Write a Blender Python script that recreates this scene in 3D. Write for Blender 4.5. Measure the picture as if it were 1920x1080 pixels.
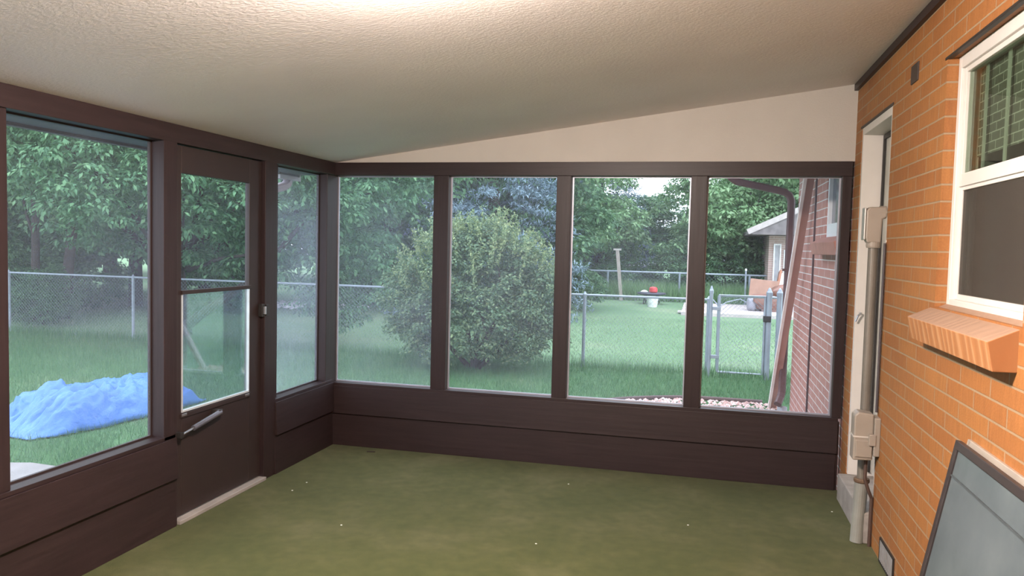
import bpy, math, random
import numpy as np
from mathutils import Vector, Matrix, noise

# ------------------------------------------------------------------ scene, camera, sky, exposure
S = bpy.context.scene
for o in list(bpy.data.objects):
    bpy.data.objects.remove(o)
C = S.collection
random.seed(7)
RNG = np.random.default_rng(11)

PITCH, ROLL, YAW, FPX = math.radians(3.113), math.radians(1.389), math.radians(13.811), 1446.7
CAM = Vector((2.698, -5.329, 1.539))
fw = Vector((-math.sin(YAW) * math.cos(PITCH), math.cos(YAW) * math.cos(PITCH), -math.sin(PITCH)))
rt = Vector((math.cos(YAW), math.sin(YAW), 0)); up = rt.cross(fw)
rt2 = rt * math.cos(ROLL) + up * math.sin(ROLL); up2 = -rt * math.sin(ROLL) + up * math.cos(ROLL)
cd = bpy.data.cameras.new('camera'); cam = bpy.data.objects.new('camera', cd); C.objects.link(cam)
M = Matrix((rt2, up2, -fw)).transposed().to_4x4(); M.translation = CAM
cam.matrix_world = M
cd.sensor_width = 36; cd.lens = FPX / 1920 * 36; cd.clip_start = 0.02; cd.clip_end = 300
S.camera = cam

SKY_COL, SKY_STR = (0.76, 0.86, 1.0), 1.75
LAMP_COL, LAMP_STR = (1.0, 0.86, 0.76), 315.0
w = bpy.data.worlds.new('overcast_dusk_sky'); S.world = w; w.use_nodes = True
nt = w.node_tree; bg = nt.nodes['Background']
bg.inputs[0].default_value = (*SKY_COL, 1); bg.inputs[1].default_value = SKY_STR
S.view_settings.view_transform = 'Standard'; S.view_settings.look = 'None'
S.view_settings.gamma = 1; S.view_settings.use_curve_mapping = False
S.view_settings.exposure = 1.3

# ------------------------------------------------------------------ helpers
class MB:
    def __init__(s): s.v = []; s.f = []
    def box(s, x0, x1, y0, y1, z0, z1):
        n = len(s.v)
        s.v += [(x, y, z) for z in (z0, z1) for x, y in ((x0, y0), (x1, y0), (x1, y1), (x0, y1))]
        s.f += [tuple(n + i for i in q) for q in ((3, 2, 1, 0), (4, 5, 6, 7), (0, 1, 5, 4), (1, 2, 6, 5), (2, 3, 7, 6), (3, 0, 4, 7))]
        return s
    def obox(s, p, q, wu, wv, u=None):
        """bar with rectangular section from p to q, wu along u, wv along the third axis"""
        p = Vector(p); q = Vector(q); d = (q - p).normalized()
        u = Vector(u) if u is not None else (Vector((0, 0, 1)) if abs(d.z) < .9 else Vector((1, 0, 0)))
        u = (u - d * u.dot(d)).normalized(); w_ = d.cross(u)
        n = len(s.v)
        for c in (p, q):
            for a, b in ((-1, -1), (1, -1), (1, 1), (-1, 1)):
                s.v.append(tuple(c + u * (a * wu / 2) + w_ * (b * wv / 2)))
        s.f += [tuple(n + i for i in t) for t in ((3, 2, 1, 0), (4, 5, 6, 7), (0, 1, 5, 4), (1, 2, 6, 5), (2, 3, 7, 6), (3, 0, 4, 7))]
        return s
    def prism(s, poly, a0, a1, axis=1):
        """poly of 2D points extruded along axis; axis 0: poly=(y,z), 1: (x,z), 2: (x,y)"""
        n = len(s.v); k = len(poly)
        for a in (a0, a1):
            for p in poly:
                s.v.append({0: (a, p[0], p[1]), 1: (p[0], a, p[1]), 2: (p[0], p[1], a)}[axis])
        s.f += [tuple(n + i for i in range(k))[::-1], tuple(n + k + i for i in range(k))]
        s.f += [(n + i, n + (i + 1) % k, n + k + (i + 1) % k, n + k + i) for i in range(k)]
        return s
    def tube(s, pts, r, seg=8, cap=True, sec=None):
        pts = [Vector(p) for p in pts]; m = len(pts)
        rs = r if isinstance(r, (list, tuple)) else [r] * m
        ref = None; rings = []
        for i, p in enumerate(pts):
            d = (pts[min(i + 1, m - 1)] - pts[max(i - 1, 0)]).normalized()
            if ref is None:
                ref = Vector((0, 0, 1)) if abs(d.z) < .9 else Vector((0, 1, 0))
            a = (ref - d * ref.dot(d)).normalized(); ref = a; b = d.cross(a)
            n = len(s.v); rings.append(n)
            if sec is None:
                for k in range(seg):
                    t = 2 * math.pi * k / seg
                    s.v.append(tuple(p + (a * math.cos(t) + b * math.sin(t)) * rs[i]))
            else:
                for (e, g) in sec: s.v.append(tuple(p + a * e * rs[i] + b * g * rs[i]))
        k = seg if sec is None else len(sec)
        for i in range(m - 1):
            A, B = rings[i], rings[i + 1]
            s.f += [(A + j, A + (j + 1) % k, B + (j + 1) % k, B + j) for j in range(k)]
        if cap:
            s.f.append(tuple(rings[0] + j for j in range(k))[::-1]); s.f.append(tuple(rings[-1] + j for j in range(k)))
        return s
    def lathe(s, prof, c, seg=24, axis='z'):
        """prof: list of (r, h) from c"""
        rings = []
        for r, h in prof:
            n = len(s.v); rings.append(n)
            for k in range(seg):
                t = 2 * math.pi * k / seg; x, y = r * math.cos(t), r * math.sin(t)
                s.v.append({'z': (c[0] + x, c[1] + y, c[2] + h), 'x': (c[0] + h, c[1] + x, c[2] + y), 'y': (c[0] + x, c[1] + h, c[2] + y)}[axis])
        for A, B in zip(rings, rings[1:]):
            s.f += [(A + j, A + (j + 1) % seg, B + (j + 1) % seg, B + j) for j in range(seg)]
        s.f.append(tuple(rings[0] + j for j in range(seg))[::-1]); s.f.append(tuple(rings[-1] + j for j in range(seg)))
        return s
    def build(s, name, mat, parent=None, smooth=False, bevel=0):
        me = bpy.data.meshes.new(name); me.from_pydata([tuple(v) for v in s.v], [], s.f); me.materials.append(mat)
        import bmesh
        bm = bmesh.new(); bm.from_mesh(me); bmesh.ops.recalc_face_normals(bm, faces=bm.faces); bm.to_mesh(me); bm.free()
        return link(name, me, parent, smooth, bevel)

def link(name, me, parent=None, smooth=False, bevel=0):
    if smooth: me.polygons.foreach_set('use_smooth', [True] * len(me.polygons))
    o = bpy.data.objects.new(name, me); C.objects.link(o)
    if parent is not None:
        o.parent = parent
        o.matrix_parent_inverse = Matrix.Translation(-parent.location)
    if bevel:
        b = o.modifiers.new('bevel', 'BEVEL'); b.width = bevel; b.segments = 2; b.limit_method = 'ANGLE'
    return o

def tag(o, label, cat, group=None, kind=None):
    o['label'] = label; o['category'] = cat
    if group: o['group'] = group
    if kind: o['kind'] = kind
    return o
def thing(name, label, cat, loc, group=None, kind=None):
    o = bpy.data.objects.new(name, None); o.empty_display_size = .1; C.objects.link(o); o.location = loc
    return tag(o, label, cat, group, kind)
def struct(o, label, cat): return tag(o, label, cat, kind='structure')

def quads_mesh(name, V, mat, k=4):
    """V: (n,k,3) array -> mesh of n separate polygons"""
    n = len(V); me = bpy.data.meshes.new(name)
    me.vertices.add(n * k); me.vertices.foreach_set('co', V.reshape(-1).astype(np.float32))
    me.loops.add(n * k); me.loops.foreach_set('vertex_index', np.arange(n * k, dtype=np.int32))
    me.polygons.add(n); me.polygons.foreach_set('loop_start', np.arange(0, n * k, k, dtype=np.int32))
    me.polygons.foreach_set('loop_total', np.full(n, k, dtype=np.int32))
    me.update(calc_edges=True); me.materials.append(mat)
    return me

# ------------------------------------------------------------------ materials
def mat(name):
    m = bpy.data.materials.new(name); m.use_nodes = True
    return m, m.node_tree, m.node_tree.nodes['Principled BSDF'], m.node_tree.nodes, m.node_tree.links
def rgb(c): return (c[0], c[1], c[2], 1)
def coords(N, L, kind='Object', scale=(1, 1, 1)):
    t = N.new('ShaderNodeTexCoord'); mp = N.new('ShaderNodeMapping'); mp.inputs['Scale'].default_value = scale
    L.new(t.outputs[kind], mp.inputs[0]); return mp.outputs[0]
def noise_n(N, L, vec, scale, detail=3, rough=.5):
    n = N.new('ShaderNodeTexNoise'); n.inputs['Scale'].default_value = scale; n.inputs['Detail'].default_value = detail
    n.inputs['Roughness'].default_value = rough
    L.new(vec, n.inputs['Vector']); return n.outputs['Fac']
def ramp(N, L, fac, stops):
    r = N.new('ShaderNodeValToRGB'); cr = r.color_ramp
    while len(cr.elements) < len(stops): cr.elements.new(.5)
    for e, (p, c) in zip(cr.elements, stops): e.position = p; e.color = rgb(c) if len(c) == 3 else c
    L.new(fac, r.inputs[0]); return r.outputs[0]
def bump(N, L, h, p, strength, dist=.01):
    b = N.new('ShaderNodeBump'); b.inputs['Strength'].default_value = strength; b.inputs['Distance'].default_value = dist
    L.new(h, b.inputs['Height']); L.new(b.outputs[0], p.inputs['Normal']); return b
def simple(name, c, rough=.6, metal=0, var=.12, scale=8, bmp=0, bscale=60, vec=(1, 1, 1), spec=.5):
    m, nt, p, N, L = mat(name)
    v = coords(N, L, 'Object', vec)
    f = noise_n(N, L, v, scale, 4)
    L.new(ramp(N, L, f, [(.3, [max(0, x * (1 - var)) for x in c]), (.7, [x * (1 + var) for x in c])]), p.inputs['Base Color'])
    p.inputs['Roughness'].default_value = rough; p.inputs['Metallic'].default_value = metal
    p.inputs['Specular IOR Level'].default_value = spec
    if bmp: bump(N, L, noise_n(N, L, v, bscale, 4), p, bmp)
    return m

def brick_mat(name, c1, c2, c3, mortar, mort=.0055, ox=0.0, oz=0.0):
    m, nt, p, N, L = mat(name)
    tc = N.new('ShaderNodeTexCoord'); sx = N.new('ShaderNodeSeparateXYZ'); L.new(tc.outputs['Object'], sx.inputs[0])
    g = N.new('ShaderNodeNewGeometry'); sn = N.new('ShaderNodeSeparateXYZ'); L.new(g.outputs['True Normal'], sn.inputs[0])
    ab = N.new('ShaderNodeMath'); ab.operation = 'ABSOLUTE'; L.new(sn.outputs[1], ab.inputs[0])
    gt = N.new('ShaderNodeMath'); gt.operation = 'GREATER_THAN'; gt.inputs[1].default_value = .5; L.new(ab.outputs[0], gt.inputs[0])
    mx = N.new('ShaderNodeMix'); L.new(gt.outputs[0], mx.inputs[0]); L.new(sx.outputs[1], mx.inputs[2]); L.new(sx.outputs[0], mx.inputs[3])
    ad = N.new('ShaderNodeMath'); ad.inputs[1].default_value = ox; L.new(mx.outputs[0], ad.inputs[0])
    az = N.new('ShaderNodeMath'); az.inputs[1].default_value = oz; L.new(sx.outputs[2], az.inputs[0])
    cb = N.new('ShaderNodeCombineXYZ'); L.new(ad.outputs[0], cb.inputs[0]); L.new(az.outputs[0], cb.inputs[1])
    b = N.new('ShaderNodeTexBrick'); L.new(cb.outputs[0], b.inputs['Vector'])
    b.inputs['Scale'].default_value = 1; b.inputs['Brick Width'].default_value = .3; b.inputs['Row Height'].default_value = .0677
    b.inputs['Mortar Size'].default_value = mort; b.inputs['Mortar Smooth'].default_value = .15; b.inputs['Bias'].default_value = 0
    b.inputs['Color1'].default_value = rgb(c1); b.inputs['Color2'].default_value = rgb(c2); b.inputs['Mortar'].default_value = rgb(mortar)
    # fine variation, vertical wire-cut streaks
    st = N.new('ShaderNodeMapping'); st.inputs['Scale'].default_value = (1, .12, 1); L.new(cb.outputs[0], st.inputs[0])
    n1 = noise_n(N, L, st.outputs[0], 60, 4, .6); n2 = noise_n(N, L, cb.outputs[0], 130, 3, .7); n3 = noise_n(N, L, cb.outputs[0], 2.2, 2)
    mm = N.new('ShaderNodeMix'); mm.data_type = 'RGBA'; mm.blend_type = 'MULTIPLY'; mm.inputs[0].default_value = 1
    L.new(b.outputs['Color'], mm.inputs[6]); L.new(ramp(N, L, n1, [(.3, (.78, .74, .7)), (.7, (1.12, 1.12, 1.12))]), mm.inputs[7])
    m2 = N.new('ShaderNodeMix'); m2.data_type = 'RGBA'; m2.blend_type = 'MULTIPLY'; m2.inputs[0].default_value = 1
    L.new(mm.outputs[2], m2.inputs[6]); L.new(ramp(N, L, n2, [(.25, (.8, .8, .8)), (.7, (1.08, 1.08, 1.08))]), m2.inputs[7])
    m3 = N.new('ShaderNodeMix'); m3.data_type = 'RGBA'
    ms = N.new('ShaderNodeMath'); ms.operation = 'MULTIPLY'; ms.inputs[1].default_value = .35; L.new(n3, ms.inputs[0])
    L.new(ms.outputs[0], m3.inputs[0]); L.new(m2.outputs[2], m3.inputs[6]); m3.inputs[7].default_value = rgb(c3)
    m4 = N.new('ShaderNodeMix'); m4.data_type = 'RGBA'
    L.new(b.outputs['Fac'], m4.inputs[0]); L.new(m3.outputs[2], m4.inputs[6]); m4.inputs[7].default_value = rgb(mortar)
    L.new(m4.outputs[2], p.inputs['Base Color']); p.inputs['Roughness'].default_value = .62
    h = N.new('ShaderNodeMath'); h.operation = 'SUBTRACT'; hs = N.new('ShaderNodeMath'); hs.operation = 'MULTIPLY'; hs.inputs[1].default_value = .25
    L.new(n2, hs.inputs[0]); L.new(hs.outputs[0], h.inputs[0]); L.new(b.outputs['Fac'], h.inputs[1])
    bump(N, L, h.outputs[0], p, .7, .006)
    return m
BRICK = brick_mat('orange_brick', (.295, .108, .031), (.36, .150, .043), (.39, .165, .045), (.31, .215, .13), .0042)
BRICK_OUT = brick_mat('skylit_red_brick', (.46, .20, .17), (.52, .24, .20), (.50, .22, .19), (.72, .66, .66), .0045)  # same brick as indoors; bluish outdoor light put into its colour

def wood_mat(name, c, rough=.45, axis='x', bmp=.25):
    m, nt, p, N, L = mat(name)
    sc = {'x': (.35, 6, 6), 'y': (6, .35, 6), 'z': (6, 6, .35)}[axis]
    v = coords(N, L, 'Object', sc)
    f = noise_n(N, L, v, 9, 6, .65)
    w2 = N.new('ShaderNodeTexWave'); w2.wave_type = 'BANDS'; w2.bands_direction = {'x': 'Z', 'y': 'Z', 'z': 'X'}[axis]
    w2.inputs['Scale'].default_value = 1.2; w2.inputs['Distortion'].default_value = 9; w2.inputs['Detail'].default_value = 3
    L.new(v, w2.inputs['Vector'])
    L.new(ramp(N, L, f, [(.25, [x * .75 for x in c]), (.75, [x * 1.3 for x in c])]), p.inputs['Base Color'])
    p.inputs['Roughness'].default_value = rough; p.inputs['Specular IOR Level'].default_value = .35
    a = N.new('ShaderNodeMath'); a.operation = 'MULTIPLY_ADD'; a.inputs[1].default_value = .25; L.new(w2.outputs[0], a.inputs[0]); L.new(f, a.inputs[2]); bump(N, L, a.outputs[0], p, bmp, .003)
    return m
BROWN = (.025, .0142, .0148)
WX, WY, WZ = wood_mat('brown_paint_x', BROWN, axis='x'), wood_mat('brown_paint_y', BROWN, axis='y'), wood_mat('brown_paint_z', BROWN, axis='z')
ALU_BROWN = simple('brown_enamel_metal', (.026, .015, .014), .5, 0, .08)

def ceiling_mat():
    m, nt, p, N, L = mat('textured_ceiling_paint')
    v = coords(N, L, 'Object')
    f = noise_n(N, L, v, 1.3, 3); L.new(ramp(N, L, f, [(.35, (.75, .69, .675)), (.65, (.81, .755, .735))]), p.inputs['Base Color'])
    p.inputs['Roughness'].default_value = .55
    v2 = coords(N, L, 'Object', (1, 1.5, 1)); bump(N, L, noise_n(N, L, v2, 55, 5, .6), p, .38, .008); return m
CEIL = ceiling_mat()
GABLE = simple('cream_gable_board', (.50, .46, .42), .7, 0, .04, 3, .15, 90)
WHITE = simple('white_vinyl', (.64, .61, .58), .35, 0, .03)
WHITE_JAMB = simple('white_painted_wood', (.66, .61, .57), .45, 0, .03)
CONC = simple('worn_concrete', (.30, .27, .245), .85, 0, .2, 10, .4, 80)
CONC_PALE = simple('pale_concrete_path', (.24, .225, .22), .9, 0, .15, 5, .3, 60)

def carpet_mat():
    m, nt, p, N, L = mat('green_turf_carpet')
    v = coords(N, L, 'Object')
    f1 = noise_n(N, L, v, 1.6, 5, .6); f2 = noise_n(N, L, v, 260, 3, .7); f3 = noise_n(N, L, v, 14, 4)
    base = ramp(N, L, f1, [(.28, (.052, .063, .018)), (.52, (.070, .077, .025)), (.75, (.103, .102, .044))])
    x = N.new('ShaderNodeMix'); x.data_type = 'RGBA'; x.blend_type = 'MULTIPLY'; x.inputs[0].default_value = 1
    L.new(base, x.inputs[6]); L.new(ramp(N, L, f2, [(.3, (.7, .7, .7)), (.7, (1.25, 1.25, 1.25))]), x.inputs[7])
    y = N.new('ShaderNodeMix'); y.data_type = 'RGBA'; y.blend_type = 'MULTIPLY'; y.inputs[0].default_value = 1
    L.new(x.outputs[2], y.inputs[6]); L.new(ramp(N, L, f3, [(.3, (.85, .87, .85)), (.7, (1.1, 1.08, 1.1))]), y.inputs[7])
    L.new(y.outputs[2], p.inputs['Base Color']); p.inputs['Roughness'].default_value = 1; p.inputs['Specular IOR Level'].default_value = .1
    p.inputs['Sheen Weight'].default_value = .05
    bump(N, L, f2, p, .6, .006); return m
CARPET = carpet_mat()

def screen_mat(name, lo, hi, col=(.58, .64, .80), seed=0):
    """dusty insect screen / film: mostly see-through, dusty threads scatter light"""
    m = bpy.data.materials.new(name); m.use_nodes = True; N = m.node_tree.nodes; L = m.node_tree.links
    for n in list(N): N.remove(n)
    out = N.new('ShaderNodeOutputMaterial'); mix = N.new('ShaderNodeMixShader'); tr = N.new('ShaderNodeBsdfTransparent')
    df = N.new('ShaderNodeBsdfDiffuse'); tl = N.new('ShaderNodeBsdfTranslucent'); ad = N.new('ShaderNodeMixShader'); ad.inputs[0].default_value = .55
    df.inputs[0].default_value = rgb(col); tl.inputs[0].default_value = rgb(col)
    L.new(df.outputs[0], ad.inputs[1]); L.new(tl.outputs[0], ad.inputs[2])
    t = N.new('ShaderNodeTexCoord'); mp = N.new('ShaderNodeMapping'); mp.inputs['Location'].default_value = (seed * 3.1, seed * 1.7, seed)
    L.new(t.outputs['Object'], mp.inputs[0])
    f = noise_n(N, L, mp.outputs[0], 1.6, 3, .5)
    r = N.new('ShaderNodeMapRange'); r.inputs[1].default_value = .3; r.inputs[2].default_value = .7; r.inputs[3].default_value = lo; r.inputs[4].default_value = hi
    L.new(f, r.inputs[0]); L.new(r.outputs[0], mix.inputs[0]); L.new(tr.outputs[0], mix.inputs[1]); L.new(ad.outputs[0], mix.inputs[2])
    L.new(mix.outputs[0], out.inputs[0]); return m
def glass_mat(name, tint=(.9, .95, .95), refl=.02):
    m = bpy.data.materials.new(name); m.use_nodes = True; N = m.node_tree.nodes; L = m.node_tree.links
    for n in list(N): N.remove(n)
    out = N.new('ShaderNodeOutputMaterial'); mix = N.new('ShaderNodeMixShader'); tr = N.new('ShaderNodeBsdfTransparent')
    gl = N.new('ShaderNodeBsdfGlossy'); gl.inputs['Roughness'].default_value = .02; tr.inputs[0].default_value = rgb(tint)
    fr = N.new('ShaderNodeLayerWeight'); fr.inputs[0].default_value = .22
    m1 = N.new('ShaderNodeMath'); m1.operation = 'MULTIPLY'; m1.inputs[1].default_value = .3; L.new(fr.outputs['Fresnel'], m1.inputs[0])
    m2 = N.new('ShaderNodeMath'); m2.operation = 'ADD'; m2.inputs[1].default_value = refl; L.new(m1.outputs[0], m2.inputs[0])
    L.new(m2.outputs[0], mix.inputs[0]); L.new(tr.outputs[0], mix.inputs[1]); L.new(gl.outputs[0], mix.inputs[2]); L.new(mix.outputs[0], out.inputs[0])
    return m
GLASS = glass_mat('clear_glass')
GALV = simple('galvanised_steel', (.33, .37, .43), .45, .4, .12)
WIRE = simple('galvanised_wire', (.20, .23, .26), .5, .4, .12)
GREY_PVC = simple('grey_paint_conduit', (.17, .15, .125), .5, .2, .1)
BOX_GREY = simple('beige_grey_plastic', (.28, .24, .20), .5, 0, .06)
BLACKISH = simple('dark_metal', (.02, .017, .016), .5)
CHROME = simple('brushed_metal', (.55, .55, .58), .3, .9, .05)

def leaf_mat(name, cols, rough=.6, trans=.3):
    m = bpy.data.materials.new(name); m.use_nodes = True; N = m.node_tree.nodes; L = m.node_tree.links
    for n in list(N): N.remove(n)
    out = N.new('ShaderNodeOutputMaterial'); g = N.new('ShaderNodeNewGeometry')
    c = ramp(N, L, g.outputs['Random Per Island'], [(i / (len(cols) - 1), k) for i, k in enumerate(cols)])
    p = N.new('ShaderNodeBsdfPrincipled'); p.inputs['Roughness'].default_value = rough; p.inputs['Specular IOR Level'].default_value = .35
    L.new(c, p.inputs['Base Color']); t = N.new('ShaderNodeBsdfTranslucent'); L.new(c, t.inputs[0])
    mx = N.new('ShaderNodeMixShader'); mx.inputs[0].default_value = trans
    L.new(p.outputs[0], mx.inputs[1]); L.new(t.outputs[0], mx.inputs[2]); L.new(mx.outputs[0], out.inputs[0]); return m
LEAF_A = leaf_mat('elm_leaf', [(.07, .165, .085), (.115, .26, .125), (.20, .37, .18)])
LEAF_B = leaf_mat('woodland_leaf', [(.05, .12, .055), (.09, .20, .09), (.15, .27, .12)])
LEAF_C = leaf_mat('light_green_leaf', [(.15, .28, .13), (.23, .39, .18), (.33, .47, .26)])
LEAF_BUSH = leaf_mat('shrub_leaf', [(.08, .155, .085), (.13, .22, .12), (.27, .36, .18)])
LEAF_TIP = leaf_mat('shrub_new_shoots', [(.15, .24, .12), (.26, .35, .17), (.42, .48, .23)])
LEAF_SPR = leaf_mat('blue_spruce_needle', [(.13, .20, .24), (.22, .31, .38), (.34, .44, .52)], trans=.1)
LEAF_G = leaf_mat('grass_blade', [(.055, .145, .06), (.085, .205, .085), (.165, .28, .13)])
BARK = simple('dark_bark', (.055, .042, .036), .9, 0, .3, 12, .8, 40)

def ground_mat():
    m, nt, p, N, L = mat('lawn_soil_green')
    v = coords(N, L, 'Object'); f1 = noise_n(N, L, v, .35, 4, .6); f2 = noise_n(N, L, v, 22, 5, .7)
    b = ramp(N, L, f1, [(.35, (.068, .15, .065)), (.55, (.10, .195, .088)), (.70, (.18, .235, .13))])
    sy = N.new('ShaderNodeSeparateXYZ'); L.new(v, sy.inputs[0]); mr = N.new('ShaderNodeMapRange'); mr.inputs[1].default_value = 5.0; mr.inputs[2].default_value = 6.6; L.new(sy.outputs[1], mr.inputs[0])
    b2 = ramp(N, L, f1, [(.35, (.14, .25, .13)), (.55, (.19, .30, .165)), (.70, (.27, .34, .21))])  # dry, paler grass past the fence, with hazy brightness put into the colour
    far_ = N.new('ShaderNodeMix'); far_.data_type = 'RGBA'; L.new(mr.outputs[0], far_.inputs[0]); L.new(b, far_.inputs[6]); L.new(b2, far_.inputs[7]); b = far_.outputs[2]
    x = N.new('ShaderNodeMix'); x.data_type = 'RGBA'; x.blend_type = 'MULTIPLY'; x.inputs[0].default_value = 1
    L.new(b, x.inputs[6]); L.new(ramp(N, L, f2, [(.3, (.65, .65, .65)), (.7, (1.25, 1.25, 1.2))]), x.inputs[7])
    L.new(x.outputs[2], p.inputs['Base Color']); p.inputs['Roughness'].default_value = 1; p.inputs['Specular IOR Level'].default_value = .1
    bump(N, L, f2, p, .5, .03); return m
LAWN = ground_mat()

# ================================================================== PORCH SHELL
W = 3.618; YB = -6.6; GZ = -.15
def ceil_z(x): return 2.13 + .135 * x
# floor, ceiling, roof
struct(MB().box(0, W, YB, 0, -.12, 0).build('floor', CARPET), 'worn green turf carpet covering the porch floor', 'floor')
struct(MB().prism([(-.12, ceil_z(-.12)), (W + .2, ceil_z(W + .2)), (W + .2, ceil_z(W + .2) + .14), (-.42, ceil_z(-.42) + .14), (-.42, 2.06), (-.12, 2.06)], YB - .1, .22).build('ceiling', CEIL),
       'sloping textured beige ceiling over the porch', 'ceiling')
SOFFIT = simple('blue_grey_soffit_paint', (.03, .055, .075), .6)
e = MB().box(-.36, -.12, YB, .1, 2.045, 2.059).build('trim_1', SOFFIT)
struct(e, 'blue-grey soffit board under the eave beyond the leftmost screen', 'soffit')
MB().box(-.40, -.36, YB, .12, 2.03, 2.12).build('fascia_board', ALU_BROWN, e)
# gable above back header
struct(MB().prism([(0, 2.13), (W, 2.13), (W, ceil_z(W)), (0, ceil_z(0) + .002)], 0.0, .06).build('wall_back', GABLE), 'cream gable triangle above the back header beam', 'wall')

# back header, knee wall, posts
struct(MB().box(-.01, W - .012, -.012, .09, 2.035, 2.13).build('trim_2', WX, bevel=.003), 'dark brown header beam along the back wall', 'beam')
kb = thing('trim_3', 'dark brown lapped board knee wall below the back screens', 'wall panel', (0, 0, 0), kind='structure')
MB().prism([(-.006, .245), (-.030, .245), (-.018, .452), (-.006, .452)], .0, W - .03, 0).build('upper_board', WX, kb, bevel=.002)
MB().prism([(-.004, 0), (-.018, 0), (-.010, .25), (-.004, .25)], .0, W - .035, 0).build('lower_board', WX, kb, bevel=.002)
MB().box(0, W - .02, -.006, .09, 0.0, .448).build('backing_board', WX, kb)
MB().box(0, W - .03, -.014, .09, .449, .475).build('sill_strip', WX, kb, bevel=.002)
posts = [(.786, .9, 'first post from the back left corner between the screens'), (1.692, 1.796, 'knotty middle post between the second and third back screens'),
         (2.606, 2.712, 'post between the third and fourth back screens'), (3.548, 3.606, 'end post of the back wall against the brick')]
n_t = 4
for x0, x1, lab in posts:
    struct(MB().box(x0, x1, -.004, .085, .47, 2.037).build('trim_%d' % n_t, WZ, bevel=.003), 'dark brown painted ' + lab, 'post'); n_t += 1
# screens of the back wall
LBL_SCR = ['back screen nearest the left corner, tree branches behind', 'second back screen from the left corner, big shrub behind',
           'third back screen, back yard with leaning pole behind', 'fourth back screen beside the house, gate and brick behind']
spans = [(.0, .786), (.9, 1.692), (1.796, 2.606), (2.712, 3.548)]
ALU_EDGE = simple('pale_aluminium_edge', (.45, .45, .52), .4, .5)
for i, (a, b) in enumerate(spans):
    wn = thing('window_%d' % (i + 1), LBL_SCR[i], 'screen window', ((a + b) / 2, .05, .475), kind='structure')
    MB().box(a, b, .062, .064, .475, 2.036).build('screen', screen_mat('screen_film_%d' % i, *((.05, .115), (.04, .09), (.045, .09), (.025, .055))[i], seed=i + 1), wn)
    f = MB(); t = .009
    f.box(a, a + t, .055, .07, .475, 2.036).box(b - t, b, .055, .07, .475, 2.036).box(a + t, b - t, .055, .07, .475, .475 + t).box(a + t, b - t, .055, .07, 2.036 - t, 2.036)
    f.build('screen_frame', ALU_EDGE, wn)

# left wall : header, knee walls, posts, corner
struct(MB().box(-.09, .012, YB, -.012, 2.035, 2.13).build('trim_%d' % n_t, WY, bevel=.003), 'dark brown header beam along the left wall', 'beam'); n_t += 1
def knee_left(y0, y1, lab):
    global n_t
    k = thing('trim_%d' % n_t, lab, 'wall panel', (0, y0, 0), kind='structure'); n_t += 1
    MB().prism([(.006, .262), (.032, .262), (.020, .478), (.006, .478)], y0, y1, 1).build('upper_board', WY, k, bevel=.002)
    MB().prism([(.004, 0), (.020, 0), (.012, .265), (.004, .265)], y0, y1 - .001, 1).build('lower_board', WY, k, bevel=.002)
    MB().box(-.09, .006, y0, y1, 0, .478).build('backing_board', WY, k)
    MB().box(-.09, .012, y0 + .001, y1 - .001, .4785, .498).build('sill_strip', WY, k, bevel=.002)
knee_left(YB, -1.815, 'dark brown lapped knee wall under the leftmost screen')
knee_left(-.835, -.02, 'short dark brown knee wall in the left corner beside the storm door')
def post_left(y0, y1, z0, lab, x0=-.09, x1=.0):
    global n_t
    struct(MB().box(x0, x1, y0, y1, z0, 2.037).build('trim_%d' % n_t, WZ, bevel=.003), lab, 'post'); n_t += 1
post_left(-1.905, -1.802, 0.0, 'dark brown post left of the storm door', -.09, .012)
post_left(-.965, -.83, 0.0, 'dark brown latch-side post right of the storm door', -.09, .014)
post_left(-.829, -.76, .498, 'narrow recessed stud beside the latch-side post', -.085, -.02)
post_left(-.115, .086, .47, 'corner post where the left and back screens meet', -.09, .0)
post_left(-2.92, -2.812, .498, 'dark brown post at the left edge of the view')
post_left(-4.0, -3.89, .498, 'dark brown post of the left wall beside the camera')
post_left(-5.2, -5.09, .498, 'dark brown post of the left wall behind the camera')
SCL = [(-2.812, -1.905, 'leftmost large screen, blue tarp on the lawn behind', .03, .07), (-.76, -.115, 'narrow hazy screen between storm door and corner', .10, .20),
       (-3.89, -2.92, 'left wall screen beside the camera', .1, .2), (-5.09, -4.0, 'left wall screen behind the camera', .1, .2), (YB, -5.2, 'rearmost left wall screen', .1, .2)]
for i, (a, b, lab, lo, hi) in enumerate(SCL):
    wn = thing('window_%d' % (i + 5), lab, 'screen window', (-.06, (a + b) / 2, .498), kind='structure')
    MB().box(-.072, -.070, a, b, .498, 2.036).build('screen', screen_mat('screen_film_%d' % (i + 5), lo, hi, seed=i + 9), wn)
    f = MB(); t = .009
    f.box(-.078, -.063, a, a + t, .498, 2.036).box(-.078, -.063, b - t, b, .498, 2.036).box(-.078, -.063, a + t, b - t, .498, .498 + t).box(-.078, -.063, a + t, b - t, 2.036 - t, 2.036)
    f.build('screen_frame', ALU_BROWN, wn)
# wall behind the camera
struct(MB().prism([(-.1, 0), (W + .2, 0), (W + .2, ceil_z(W + .2)), (-.1, ceil_z(-.1))], YB - .1, YB).build('wall_front', GABLE), 'plain cream wall behind the camera', 'wall')

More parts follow.
